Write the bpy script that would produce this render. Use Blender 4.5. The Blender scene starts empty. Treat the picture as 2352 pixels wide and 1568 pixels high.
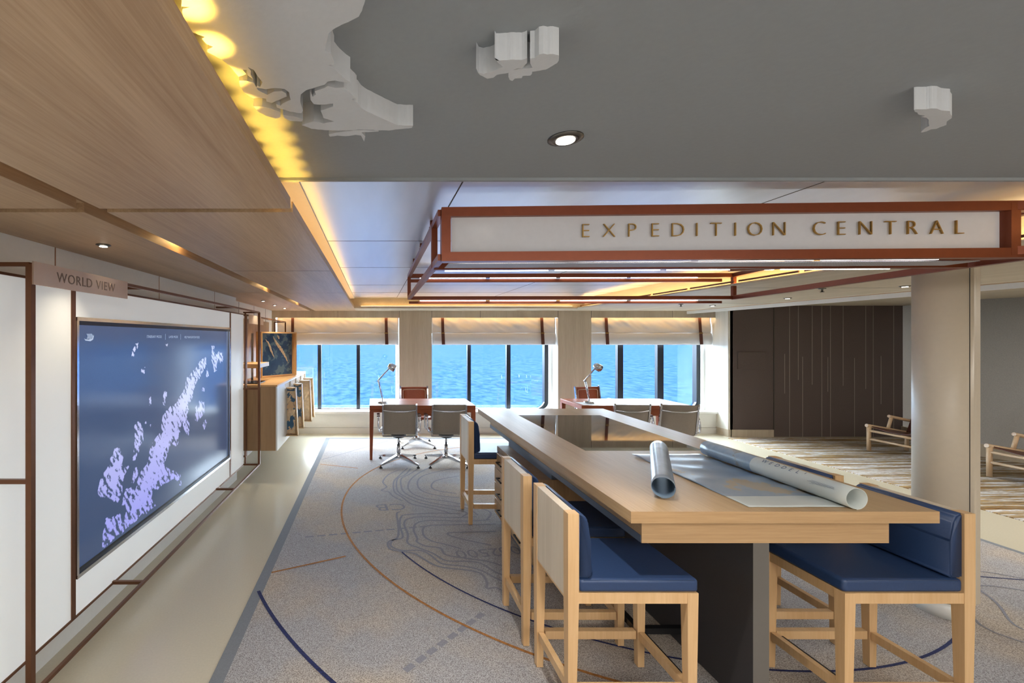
import bpy, bmesh, math, random
import numpy as np
from mathutils import Vector, Matrix, noise
random.seed(7)
S = bpy.context.scene
COL = S.collection
PI = math.pi
# ------------------------------------------------------------------ camera, world, lights, exposure
F, CX, CY, H = 1040.0, 858.0, 777.0, 1.65
cam_d = bpy.data.cameras.new('camera'); cam = bpy.data.objects.new('camera', cam_d); COL.objects.link(cam)
cam.location = (0, 0, H); cam.rotation_euler = (PI / 2, 0, 0)
cam_d.sensor_width = 36; cam_d.lens = 36 * F / 2352
cam_d.shift_x = (1176 - CX) / 2352; cam_d.shift_y = -(784 - CY) / 2352
cam_d.clip_end = 6000; cam_d.clip_start = 0.05
S.camera = cam
S.view_settings.view_transform = 'Standard'; S.view_settings.look = 'None'
S.view_settings.exposure = 0.8; S.view_settings.gamma = 1; S.view_settings.use_curve_mapping = False
W = bpy.data.worlds.new('sky'); S.world = W; W.use_nodes = True
wn = W.node_tree.nodes; wl = W.node_tree.links
bg = wn['Background']; tc = wn.new('ShaderNodeTexCoord'); sx = wn.new('ShaderNodeSeparateXYZ'); rp = wn.new('ShaderNodeValToRGB')
wl.new(tc.outputs['Generated'], sx.inputs[0]); wl.new(sx.outputs['Z'], rp.inputs[0]); wl.new(rp.outputs[0], bg.inputs[0])
rp.color_ramp.elements[0].position = 0.0; rp.color_ramp.elements[0].color = (0.50, 0.62, 0.74, 1)
rp.color_ramp.elements[1].position = 0.5; rp.color_ramp.elements[1].color = (0.80, 0.90, 1.0, 1)
bg.inputs[1].default_value = 20.0

def area(name, loc, rot, sx_, sy_, power, col=(1, 1, 1)):
    d = bpy.data.lights.new(name, 'AREA'); d.shape = 'RECTANGLE'; d.size = sx_; d.size_y = sy_
    d.energy = power; d.color = col
    o = bpy.data.objects.new(name, d); o.location = loc; o.rotation_euler = rot; COL.objects.link(o); return o
def spot(name, loc, power, col=(1, .86, .66), ang=95, rad=.03, tgt=None):
    d = bpy.data.lights.new(name, 'SPOT'); d.energy = power * 3.5; d.color = col; d.spot_size = math.radians(ang)
    d.spot_blend = .8; d.shadow_soft_size = rad
    o = bpy.data.objects.new(name, d); o.location = loc; COL.objects.link(o)
    if tgt: o.rotation_euler = (Vector(tgt) - Vector(loc)).to_track_quat('-Z', 'Y').to_euler()
    return o
# large soft fill light added behind the camera to brighten the room
area('rear_fill_light', (1.6, -1.0, 2.22), (math.radians(12), 0, 0), 4.5, 1.4, 110, (1, .96, .91))
area('lounge_fill_light', (7.0, 2.2, 2.15), (0, 0, 0), 2.2, 2.6, 60, (1, .94, .86))  # second fill light, added out of view over the lounge

# ------------------------------------------------------------------ materials
def lin(c): return tuple(((x / 255) / 12.92 if x / 255 <= .04045 else ((x / 255 + .055) / 1.055) ** 2.4) for x in c)
def mat(name, rgb, rough=.5, metal=0, em=None, es=0, spec=.5, noise_amt=0, nscale=40, bump=0, stretch=(1, 1, 1)):
    m = bpy.data.materials.new(name); m.use_nodes = True; n = m.node_tree.nodes; l = m.node_tree.links
    b = n['Principled BSDF']; c = (*lin(rgb), 1)
    b.inputs['Base Color'].default_value = c; b.inputs['Roughness'].default_value = rough
    b.inputs['Metallic'].default_value = metal; b.inputs['Specular IOR Level'].default_value = spec
    if em: b.inputs['Emission Color'].default_value = (*em, 1); b.inputs['Emission Strength'].default_value = es
    t = n.new('ShaderNodeTexCoord'); mp = n.new('ShaderNodeMapping'); mp.inputs['Scale'].default_value = stretch
    nz = n.new('ShaderNodeTexNoise'); nz.inputs['Scale'].default_value = nscale; nz.inputs['Detail'].default_value = 4
    l.new(t.outputs['Object'], mp.inputs[0]); l.new(mp.outputs[0], nz.inputs['Vector'])
    r = n.new('ShaderNodeValToRGB'); a = max(noise_amt, .015)
    r.color_ramp.elements[0].position = .3; r.color_ramp.elements[1].position = .7
    r.color_ramp.elements[0].color = tuple(max(0, x * (1 - a)) for x in c[:3]) + (1,)
    r.color_ramp.elements[1].color = tuple(min(1, x * (1 + a)) for x in c[:3]) + (1,)
    l.new(nz.outputs['Fac'], r.inputs[0]); l.new(r.outputs[0], b.inputs['Base Color'])
    if bump:
        bp = n.new('ShaderNodeBump'); bp.inputs['Strength'].default_value = bump; bp.inputs['Distance'].default_value = .01
        l.new(nz.outputs['Fac'], bp.inputs['Height']); l.new(bp.outputs[0], b.inputs['Normal'])
    return m
def wood(name, c1, c2, axis='Y', rough=.45, fine=90, spec=.35):
    m = bpy.data.materials.new(name); m.use_nodes = True; n = m.node_tree.nodes; l = m.node_tree.links
    b = n['Principled BSDF']; b.inputs['Roughness'].default_value = rough; b.inputs['Specular IOR Level'].default_value = spec
    t = n.new('ShaderNodeTexCoord'); mp = n.new('ShaderNodeMapping')
    mp.inputs['Scale'].default_value = {'X': (.035, 1, 1), 'Y': (1, .035, 1), 'Z': (1, 1, .035)}[axis]
    l.new(t.outputs['Object'], mp.inputs[0])
    n1 = n.new('ShaderNodeTexNoise'); n1.inputs['Scale'].default_value = fine; n1.inputs['Detail'].default_value = 6; n1.inputs['Roughness'].default_value = .7
    n2 = n.new('ShaderNodeTexNoise'); n2.inputs['Scale'].default_value = 7; n2.inputs['Detail'].default_value = 3
    l.new(mp.outputs[0], n1.inputs['Vector']); l.new(mp.outputs[0], n2.inputs['Vector'])
    mx = n.new('ShaderNodeMath'); mx.operation = 'ADD'; ml = n.new('ShaderNodeMath'); ml.operation = 'MULTIPLY'; ml.inputs[1].default_value = .5
    l.new(n1.outputs['Fac'], mx.inputs[0]); l.new(n2.outputs['Fac'], mx.inputs[1]); l.new(mx.outputs[0], ml.inputs[0])
    r = n.new('ShaderNodeValToRGB'); r.color_ramp.elements[0].position = .36; r.color_ramp.elements[1].position = .64
    r.color_ramp.elements[0].color = (*lin(c1), 1); r.color_ramp.elements[1].color = (*lin(c2), 1)
    l.new(ml.outputs[0], r.inputs[0]); l.new(r.outputs[0], b.inputs['Base Color'])
    return m
def emis(name, rgb, st):
    m = bpy.data.materials.new(name); m.use_nodes = True; n = m.node_tree.nodes
    b = n['Principled BSDF']; b.inputs['Base Color'].default_value = (*rgb, 1); b.inputs['Emission Color'].default_value = (*rgb, 1)
    b.inputs['Emission Strength'].default_value = st; return m

M = {}
M['plaster'] = mat('plaster', (146, 152, 156), .9, noise_amt=.02, nscale=60, bump=.05)
M['relief'] = mat('relief_plaster', (200, 204, 208), .85, bump=.08, nscale=70)
M['steel_ceiling'] = mat('brushed_ceiling', (206, 212, 222), .36, .6, nscale=8, stretch=(1, .1, 1), noise_amt=.05)
M['soffit'] = wood('soffit_wood', (164, 134, 102), (196, 168, 136), 'Y', .42, 110)
M['soffit_pale'] = wood('soffit_pale_wood', (188, 175, 150), (208, 196, 174), 'Y', .5, 100)
M['wall_wood'] = wood('wall_wood', (176, 162, 142), (200, 188, 168), 'Z', .5, 110)
M['white_wood'] = wood('white_wood', (214, 212, 200), (232, 230, 220), 'Z', .4, 80)
M['oak'] = wood('oak_tabletop', (178, 146, 106), (202, 172, 132), 'Y', .38, 120)
M['oak_x'] = wood('oak_crosswise', (172, 138, 98), (198, 164, 122), 'X', .45, 110)
M['stool_wood'] = wood('stool_ash', (204, 164, 116), (222, 186, 140), 'Z', .45, 90)
M['stool_panel'] = wood('stool_panel', (206, 190, 166), (222, 208, 186), 'Z', .45, 90)
M['cab_wood'] = wood('cabinet_wood', (150, 120, 86), (176, 144, 108), 'Z', .5, 120)
M['cab_top'] = wood('cabinet_top', (196, 150, 96), (214, 172, 118), 'Y', .45, 100)
M['white'] = mat('white_gloss', (226, 226, 222), .3)
M['white_matt'] = mat('white_matt', (222, 220, 214), .6)
M['lightbox'] = mat('lightbox', (232, 234, 232), .45, em=(.93, .98, 1), es=.12, noise_amt=.02, nscale=2)
M['bronze'] = mat('bronze', (110, 74, 52), .38, .7, noise_amt=.05)
M['copper'] = mat('copper', (124, 62, 36), .36, .45, noise_amt=.04)
M['brass'] = mat('brass_letters', (156, 122, 62), .4, .6)
M['plaque'] = mat('plaque_metal', (190, 172, 156), .36, .8, noise_amt=.08, nscale=6)
M['floor'] = mat('cream_floor', (202, 194, 172), .22, noise_amt=.03, nscale=90)
M['navy'] = mat('navy_leather', (42, 64, 102), .42, noise_amt=.05, nscale=120, bump=.05)
M['navy_cloth'] = mat('navy_fabric', (12, 26, 84), .8, noise_amt=.3, nscale=500, bump=.1)
M['piping'] = mat('piping_navy', (50, 70, 105), .5)
M['charcoal'] = mat('charcoal_laminate', (58, 56, 58), .55, noise_amt=.12, nscale=300)
M['charcoal_edge'] = mat('charcoal_edge', (104, 100, 94), .5)
M['black'] = mat('black_metal', (20, 20, 22), .4)
M['slate'] = mat('slate_blue', (92, 104, 122), .4)
M['glass_top'] = mat('table_glass', (26, 27, 30), .03, spec=.9)
M['chrome'] = mat('chrome', (205, 208, 214), .14, 1)
M['mesh_grey'] = mat('grey_mesh', (150, 140, 128), .75, noise_amt=.15, nscale=260)
M['leather'] = mat('tan_leather', (150, 76, 44), .45, noise_amt=.08)
M['leather_dark'] = mat('dark_leather', (86, 42, 26), .45, noise_amt=.08)
M['desk'] = wood('desk_cherry', (142, 72, 40), (166, 90, 54), 'X', .42, 60, .25)
M['desk_leg'] = wood('desk_cherry_leg', (136, 68, 40), (158, 84, 52), 'Z', .4, 60)
M['blind'] = mat('blind_fabric', (206, 204, 204), .85, noise_amt=.04, nscale=200)
M['strap'] = mat('strap_leather', (84, 40, 26), .6)
M['darkwall'] = mat('dark_wall_leather', (92, 80, 76), .75, noise_amt=.15, nscale=120)
M['darkwall2'] = mat('dark_wall_grey', (100, 94, 88), .8, noise_amt=.12, nscale=120)
M['stitch'] = mat('stitch', (146, 136, 128), .7)
M['column'] = mat('column_paint', (206, 194, 174), .4)
M['black_frame'] = mat('window_frame_dark', (8, 16, 26), .35)
M['paper'] = mat('paper', (222, 224, 220), .6)
M['seam'] = mat('seam_dark', (70, 66, 60), .8)
M['seam_bronze'] = mat('seam_bronze', (150, 110, 80), .5)
M['warm_led'] = emis('warm_led', (1.0, .55, .03), 8)
M['warm_led2'] = emis('warm_led_soft', (1.0, .60, .20), 6)
M['cove_led'] = emis('cove_led', (1.0, .64, .26), 12)
M['blind_led'] = emis('blind_led', (1.0, .60, .22), 6.5)
M['lamp_glow'] = emis('lamp_glow', (1.0, .93, .82), 9)
M['warm_glow'] = emis('warm_lamp_glow', (1.0, .7, .3), 8)
M['white_led'] = emis('white_led', (.93, .96, 1.0), 7)
M['lounge_wood'] = mat('lounge_wood', (196, 166, 132), .4)
M['ring'] = mat('lamp_ring', (110, 108, 104), .25, .9)
# carpet
def carpet_mat():
    m = bpy.data.materials.new('grey_chart_carpet'); m.use_nodes = True; n = m.node_tree.nodes; l = m.node_tree.links
    b = n['Principled BSDF']; b.inputs['Roughness'].default_value = .95; b.inputs['Specular IOR Level'].default_value = .1
    t = n.new('ShaderNodeTexCoord')
    f = n.new('ShaderNodeTexNoise'); f.inputs['Scale'].default_value = 210; f.inputs['Detail'].default_value = 3
    g = n.new('ShaderNodeTexNoise'); g.inputs['Scale'].default_value = .9; g.inputs['Detail'].default_value = 5
    l.new(t.outputs['Object'], f.inputs['Vector']); l.new(t.outputs['Object'], g.inputs['Vector'])
    r = n.new('ShaderNodeValToRGB'); r.color_ramp.elements[0].position = .38; r.color_ramp.elements[1].position = .6
    r.color_ramp.elements[0].color = (*lin((140, 130, 122)), 1); r.color_ramp.elements[1].color = (*lin((204, 196, 186)), 1)
    q = n.new('ShaderNodeValToRGB'); q.color_ramp.elements[0].position = .44; q.color_ramp.elements[1].position = .56
    q.color_ramp.elements[0].color = (*lin((232, 240, 255)), 1); q.color_ramp.elements[1].color = (*lin((252, 248, 243)), 1)
    l.new(f.outputs['Fac'], r.inputs[0]); l.new(g.outputs['Fac'], q.inputs[0])
    mx = n.new('ShaderNodeMix'); mx.data_type = 'RGBA'; mx.blend_type = 'MULTIPLY'; mx.inputs[0].default_value = 1
    l.new(r.outputs[0], mx.inputs[6]); l.new(q.outputs[0], mx.inputs[7]); l.new(mx.outputs[2], b.inputs['Base Color'])
    return m
M['carpet'] = carpet_mat()
M['carpet_band'] = mat('carpet_band', (122, 126, 132), .95, noise_amt=.1, nscale=200)
M['line_grey'] = mat('carpet_line_grey', (134, 134, 142), .95, noise_amt=.15, nscale=120)
M['line_navy'] = mat('carpet_line_navy', (32, 38, 84), .95, noise_amt=.4, nscale=90)
M['line_orange'] = mat('carpet_line_orange', (158, 106, 52), .95, noise_amt=.3, nscale=60)
def stripe_mat():
    m = bpy.data.materials.new('striped_carpet'); m.use_nodes = True; n = m.node_tree.nodes; l = m.node_tree.links
    b = n['Principled BSDF']; b.inputs['Roughness'].default_value = .9; b.inputs['Specular IOR Level'].default_value = .1
    t = n.new('ShaderNodeTexCoord'); mp = n.new('ShaderNodeMapping'); mp.inputs['Scale'].default_value = (.55, 11, 1)
    f = n.new('ShaderNodeTexNoise'); f.inputs['Scale'].default_value = 1.3; f.inputs['Detail'].default_value = 5; f.inputs['Roughness'].default_value = .75
    l.new(t.outputs['Object'], mp.inputs[0]); l.new(mp.outputs[0], f.inputs['Vector'])
    r = n.new('ShaderNodeValToRGB'); r.color_ramp.interpolation = 'CONSTANT'; e = r.color_ramp.elements
    e[0].position = 0; e[0].color = (*lin((90, 66, 44)), 1); e[1].position = .34; e[1].color = (*lin((136, 104, 62)), 1)
    for p, c in ((.41, (122, 108, 90)), (.45, (176, 146, 96)), (.49, (160, 154, 144)), (.53, (214, 214, 214)), (.58, (158, 128, 86)), (.62, (222, 224, 226))):
        x = e.new(p); x.color = (*lin(c), 1)
    l.new(f.outputs['Fac'], r.inputs[0]); l.new(r.outputs[0], b.inputs['Base Color'])
    return m
M['stripes'] = stripe_mat()
def sea_mat():
    m = bpy.data.materials.new('sea_water'); m.use_nodes = True; n = m.node_tree.nodes; l = m.node_tree.links
    b = n['Principled BSDF']; b.inputs['Roughness'].default_value = .6; b.inputs['Specular IOR Level'].default_value = 0
    t = n.new('ShaderNodeTexCoord'); mp = n.new('ShaderNodeMapping'); mp.inputs['Scale'].default_value = (.8, .35, 1)
    f = n.new('ShaderNodeTexNoise'); f.inputs['Scale'].default_value = .7; f.inputs['Detail'].default_value = 8; f.inputs['Roughness'].default_value = .62
    l.new(t.outputs['Object'], mp.inputs[0]); l.new(mp.outputs[0], f.inputs['Vector'])
    r = n.new('ShaderNodeValToRGB'); r.color_ramp.elements[0].position = .36; r.color_ramp.elements[1].position = .62
    r.color_ramp.elements[0].color = (.0050, .0165, .047, 1); r.color_ramp.elements[1].color = (.0135, .030, .068, 1)
    l.new(f.outputs['Fac'], r.inputs[0]); l.new(r.outputs[0], b.inputs['Base Color'])
    bp = n.new('ShaderNodeBump'); bp.inputs['Strength'].default_value = .4; bp.inputs['Distance'].default_value = .3
    l.new(f.outputs['Fac'], bp.inputs['Height']); l.new(bp.outputs[0], b.inputs['Normal'])
    return m
M['sea'] = sea_mat()
def pane_mat():
    m = bpy.data.materials.new('window_glass'); m.use_nodes = True; n = m.node_tree.nodes; l = m.node_tree.links
    n.remove(n['Principled BSDF']); t = n.new('ShaderNodeBsdfTransparent'); g = n.new('ShaderNodeBsdfGlossy'); g.inputs['Roughness'].default_value = .02
    t.inputs[0].default_value = (.95, .98, 1, 1); x = n.new('ShaderNodeMixShader'); x.inputs[0].default_value = .05
    l.new(t.outputs[0], x.inputs[1]); l.new(g.outputs[0], x.inputs[2]); l.new(x.outputs[0], n['Material Output'].inputs[0]); return m
M['pane'] = pane_mat()
def perf_mat():
    m = bpy.data.materials.new('perforated_metal'); m.use_nodes = True; n = m.node_tree.nodes; l = m.node_tree.links
    b = n['Principled BSDF']; b.inputs['Metallic'].default_value = .1; b.inputs['Roughness'].default_value = .5
    t = n.new('ShaderNodeTexCoord'); v = n.new('ShaderNodeTexChecker'); v.inputs['Scale'].default_value = 260
    v.inputs['Color1'].default_value = (.55, .54, .56, 1); v.inputs['Color2'].default_value = (.2, .19, .2, 1)
    l.new(t.outputs['Object'], v.inputs['Vector']); l.new(v.outputs['Color'], b.inputs['Base Color']); return m
M['perf'] = perf_mat()
def chart_mat(name, land, sea_, deep, scale=3.2, thr=.5):
    m = bpy.data.materials.new(name); m.use_nodes = True; n = m.node_tree.nodes; l = m.node_tree.links
    b = n['Principled BSDF']; b.inputs['Roughness'].default_value = .28
    t = n.new('ShaderNodeTexCoord'); f = n.new('ShaderNodeTexNoise'); f.inputs['Scale'].default_value = scale; f.inputs['Detail'].default_value = 9; f.inputs['Roughness'].default_value = .6
    l.new(t.outputs['Object'], f.inputs['Vector'])
    r = n.new('ShaderNodeValToRGB'); e = r.color_ramp.elements
    e[0].position = .3; e[0].color = (*lin(deep), 1); e[1].position = thr; e[1].color = (*lin(sea_), 1)
    x = e.new(thr + .015); x.color = (*lin(land), 1)
    l.new(f.outputs['Fac'], r.inputs[0]); l.new(r.outputs[0], b.inputs['Base Color']); return m
M['chart'] = chart_mat('sea_chart', (176, 162, 140), (150, 164, 178), (112, 140, 172), 3.0, .56)
M['chart_roll'] = chart_mat('chart_roll_blue', (150, 152, 150), (158, 176, 190), (104, 136, 172), 5, .56)
M['chart_pale'] = mat('chart_pale', (204, 210, 206), .35, noise_amt=.04, nscale=6)
M['foil'] = chart_mat('foil_back', (170, 178, 188), (150, 158, 168), (96, 104, 112), 4, .6)
M['roll_in'] = mat('roll_inside', (110, 130, 150), .4)
M['relief_map'] = chart_mat('relief_map', (222, 190, 150), (60, 104, 140), (38, 80, 118), 9, .5)
M['relief_sand'] = mat('relief_sand', (226, 204, 172), .8, noise_amt=.12, nscale=30, bump=.5)
M['map_sea'] = chart_mat('framed_map_sea', (92, 118, 138), (36, 74, 116), (20, 52, 100), 7, .53)
M['ink'] = mat('ink_blue', (60, 84, 120), .6)

# ------------------------------------------------------------------ mesh helpers
def B(): return bmesh.new()
def box(bm, x0, x1, y0, y1, z0, z1, bev=0, mi=0):
    vs = [bm.verts.new((x, y, z)) for z in (z0, z1) for y in (y0, y1) for x in (x0, x1)]
    fs = [bm.faces.new([vs[i] for i in f]) for f in ((0, 2, 3, 1), (4, 5, 7, 6), (0, 1, 5, 4), (2, 6, 7, 3), (0, 4, 6, 2), (1, 3, 7, 5))]
    for f in fs: f.material_index = mi
    if bev:
        es = {e for f in fs for e in f.edges}
        r = bmesh.ops.bevel(bm, geom=list(es), offset=bev, segments=3, affect='EDGES', profile=.5)
        for f in r['faces']: f.smooth = True; f.material_index = mi
    return bm
def bar(bm, p, q, w, h=None, up=(0, 0, 1), w2=None, h2=None, mi=0):
    p = Vector(p); q = Vector(q); d = (q - p).normalized(); h = h or w; w2 = w2 or w; h2 = h2 or h
    u = Vector(up)
    if abs(d.dot(u)) > .95: u = Vector((0, 1, 0))
    s = d.cross(u).normalized(); t = s.cross(d).normalized(); r = []
    for c, a, b in ((p, w, h), (q, w2, h2)):
        r.append([bm.verts.new(c + s * a / 2 * i + t * b / 2 * j) for i, j in ((-1, -1), (1, -1), (1, 1), (-1, 1))])
    fs = [bm.faces.new(r[0][::-1]), bm.faces.new(r[1])] + [bm.faces.new((r[0][k], r[0][(k + 1) % 4], r[1][(k + 1) % 4], r[1][k])) for k in range(4)]
    for f in fs: f.material_index = mi
    return bm
def tube(bm, pts, r, n=12, cap=True, mi=0, smooth=True):
    pts = [Vector(p) for p in pts]; rs = r if isinstance(r, (list, tuple)) else [r] * len(pts); rings = []
    ref = None
    for i, p in enumerate(pts):
        d = (pts[min(i + 1, len(pts) - 1)] - pts[max(i - 1, 0)]).normalized()
        if ref is None:
            ref = Vector((0, 0, 1)) if abs(d.z) < .9 else Vector((1, 0, 0))
        s = d.cross(ref).normalized(); t = s.cross(d).normalized(); ref = t
        rings.append([bm.verts.new(p + (s * math.cos(2 * PI * k / n) + t * math.sin(2 * PI * k / n)) * rs[i]) for k in range(n)])
    for a, b in zip(rings, rings[1:]):
        for k in range(n):
            f = bm.faces.new((a[k], a[(k + 1) % n], b[(k + 1) % n], b[k])); f.smooth = smooth; f.material_index = mi
    if cap:
        bm.faces.new(rings[0][::-1]).material_index = mi; bm.faces.new(rings[-1]).material_index = mi
    return bm
def lathe(bm, prof, c=(0, 0, 0), n=32, mi=0):
    rings = [[bm.verts.new((c[0] + r * math.cos(2 * PI * k / n), c[1] + r * math.sin(2 * PI * k / n), c[2] + z)) for k in range(n)] for r, z in prof]
    for a, b in zip(rings, rings[1:]):
        for k in range(n):
            f = bm.faces.new((a[k], a[(k + 1) % n], b[(k + 1) % n], b[k])); f.smooth = True; f.material_index = mi
    if prof[0][0] > 1e-4: bm.faces.new(rings[0][::-1]).material_index = mi
    if prof[-1][0] > 1e-4: bm.faces.new(rings[-1]).material_index = mi
    return bm
def prism(bm, poly, z0, z1):
    from mathutils.geometry import tessellate_polygon
    a = [bm.verts.new((x, y, z0)) for x, y in poly]; b = [bm.verts.new((x, y, z1)) for x, y in poly]
    for t in tessellate_polygon([[Vector((x, y, 0)) for x, y in poly]]):
        try: bm.faces.new([a[i] for i in t]); bm.faces.new([b[i] for i in t][::-1])
        except ValueError: pass
    n = len(poly)
    for k in range(n):
        bm.faces.new((a[k], a[(k + 1) % n], b[(k + 1) % n], b[k]))
    return bm
def grid_plate(bm, f, nu, nv, th=None, mi=0):
    """f(u,v)->point; a smooth sheet, optionally with thickness given by th(u,v)->offset vector"""
    def lay(g):
        return [[bm.verts.new(g(i / nu, j / nv)) for j in range(nv + 1)] for i in range(nu + 1)]
    a = lay(f)
    for i in range(nu):
        for j in range(nv):
            q = bm.faces.new((a[i][j], a[i + 1][j], a[i + 1][j + 1], a[i][j + 1])); q.smooth = True; q.material_index = mi
    if th:
        b = lay(lambda u, v: Vector(f(u, v)) + th(u, v))
        for i in range(nu):
            for j in range(nv):
                q = bm.faces.new((b[i][j + 1], b[i + 1][j + 1], b[i + 1][j], b[i][j])); q.smooth = True; q.material_index = mi
        bd = [(i, 0) for i in range(nu)] + [(nu, j) for j in range(nv)] + [(i, nv) for i in range(nu, 0, -1)] + [(0, j) for j in range(nv, 0, -1)]
        for k in range(len(bd)):
            (i, j), (m, n_) = bd[k], bd[(k + 1) % len(bd)]
            bm.faces.new((a[m][n_], a[i][j], b[i][j], b[m][n_])).material_index = mi
    return bm
ORG = {}
def mesh_obj(name, bm, mats, parent=None, skew=False):
    if skew:
        for v in bm.verts: v.co.x += -1.6408 + .021 * v.co.y
    o0 = ORG.get(parent.name, Vector((0, 0, 0))) if parent else Vector((0, 0, 0))
    if parent and o0.length:
        for v in bm.verts: v.co -= o0
    bmesh.ops.recalc_face_normals(bm, faces=bm.faces)
    me = bpy.data.meshes.new(name); bm.to_mesh(me); bm.free()
    for m in (mats if isinstance(mats, (list, tuple)) else [mats]): me.materials.append(M[m] if isinstance(m, str) else m)
    o = bpy.data.objects.new(name, me); COL.objects.link(o)
    if parent: o.parent = parent; ORG[o.name] = o0
    return o
def tag(o, label, cat=None, group=None, kind=None):
    if label: o['label'] = label
    if cat: o['category'] = cat
    if group: o['group'] = group
    if kind: o['kind'] = kind
    return o
def thing(name, label, cat, loc=(0, 0, 0), group=None):
    o = bpy.data.objects.new(name, None); COL.objects.link(o); o.location = loc; o.empty_display_size = .1
    ORG[o.name] = Vector(loc); return tag(o, label, cat, group)
def struct(name, bm, mats, label=None, parent=None, skew=False):
    o = mesh_obj(name, bm, mats, parent, skew)
    if not parent: o['kind'] = 'structure'
    if label: o['label'] = label
    return o
def copy_tree(o, parent=None):
    c = o.copy(); COL.objects.link(c); c.parent = parent
    for ch in list(o.children): copy_tree(ch, c)
    return c
def text_mesh(bm, txt, size, Mx, depth=0.0, mi=0, spacing=1.0, align='CENTER', off=0.0):
    cu = bpy.data.curves.new('t', 'FONT'); cu.body = txt; cu.size = size; cu.extrude = depth; cu.align_x = align; cu.align_y = 'CENTER'
    cu.space_character = spacing; cu.resolution_u = 3; cu.offset = off
    o = bpy.data.objects.new('t', cu); COL.objects.link(o); bpy.context.view_layer.update()
    me = bpy.data.meshes.new_from_object(o.evaluated_get(bpy.context.evaluated_depsgraph_get()))
    bpy.data.objects.remove(o); me.transform(Mx)
    n0 = len(bm.faces); bm.from_mesh(me); bm.faces.ensure_lookup_table()
    for f in bm.faces[n0:]: f.material_index = mi
    bpy.data.meshes.remove(me); return bm
def gp(px, py, z=0.0):
    """point of the photo on the horizontal plane of height z"""
    k = (H - z) / (py - CY); return ((px - CX) * k, F * k)
def wp(px, py):
    """point of the photo on the left wall plane -> (Y, z)"""
    Y = F * -1.6408 / ((px - CX) - F * .021); return (Y, H - (py - CY) * Y / F)

# ------------------------------------------------------------------ floor and carpets
b = B(); box(b, -3, 12, -2.5, 8.3, -.1, 0); struct('floor', b, 'floor')
def ribbon(bm, pts, w, z, mi):
    pts = [Vector((p[0], p[1])) for p in pts]; L = []; R = []
    for i, p in enumerate(pts):
        d = (pts[min(i + 1, len(pts) - 1)] - pts[max(i - 1, 0)])
        d = d.normalized() if d.length > 1e-9 else Vector((1, 0)); n = Vector((-d.y, d.x)) * w / 2
        L.append(bm.verts.new((*(p + n), z))); R.append(bm.verts.new((*(p - n), z)))
    for i in range(len(pts) - 1): bm.faces.new((L[i], R[i], R[i + 1], L[i + 1])).material_index = mi
def smooth_line(P, k=6):
    P = [Vector(p) for p in P]; out = []
    for i in range(len(P) - 1):
        a, b_, c, d = P[max(i - 1, 0)], P[i], P[i + 1], P[min(i + 2, len(P) - 1)]
        for s in range(k):
            t = s / k; out.append(.5 * ((2 * b_) + (c - a) * t + (2 * a - 5 * b_ + 4 * c - d) * t * t + (3 * b_ - a - 3 * c + d) * t ** 3))
    return out + [P[-1]]
b = B(); box(b, -.787, 4.99, -2.4, 7.49, 0.0, .006)
zc = .0072
for r in ((-.787, -.717, -2.4, 7.49), (-.717, 4.95, 7.42, 7.49), (4.94, 4.99, -2.4, 7.42)):
    vs = [b.verts.new((x, y, zc)) for x, y in ((r[0], r[2]), (r[1], r[2]), (r[1], r[3]), (r[0], r[3]))]; b.faces.new(vs).material_index = 1
def arc(c, R, a0, a1, n=90):
    return [(c[0] + R * math.cos(math.radians(a0 + (a1 - a0) * i / n)), c[1] + R * math.sin(math.radians(a0 + (a1 - a0) * i / n))) for i in range(n + 1)]
ribbon(b, arc((2.22, 4.47), 2.53, 92, 262), .018, zc + .0006, 3)
ribbon(b, arc((2.22, 4.47), 2.53, 262, 292), .018, zc + .0006, 2)
ribbon(b, arc((2.18, 4.40), 2.165, 205, 300), .014, zc + .0006, 2)
ribbon(b, arc((2.18, 4.40), 2.165, 300, 315), .016, zc + .0006, 3)
ribbon(b, arc((2.2, 4.45), 3.31, 207, 262), .022, zc + .0006, 2)
def dashed(p, q, w, n, mi, duty=.7):
    p = Vector(p); q = Vector(q)
    for i in range(n): ribbon(b, [p + (q - p) * (i / n), p + (q - p) * ((i + duty) / n)], w, zc, mi)
dashed((.155, 2.24), (.673, 2.724), .035, 8, 4); dashed((-.566, 3.747), (.5, 3.97), .025, 11, 4)
dashed((-.717, 3.18), (-.2116, 3.418), .018, 1, 3, 1); dashed((-.707, 6.13), (.231, 7.27), .02, 1, 4, 1); dashed((-.694, 5.92), (-.2, 5.74), .018, 1, 3, 1)
dashed((3.2, 3.3), (4.9, 3.0), .012, 1, 2, 1); dashed((-.7, 6.9), (-.1, 7.3), .02, 1, 4, 1)
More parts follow.
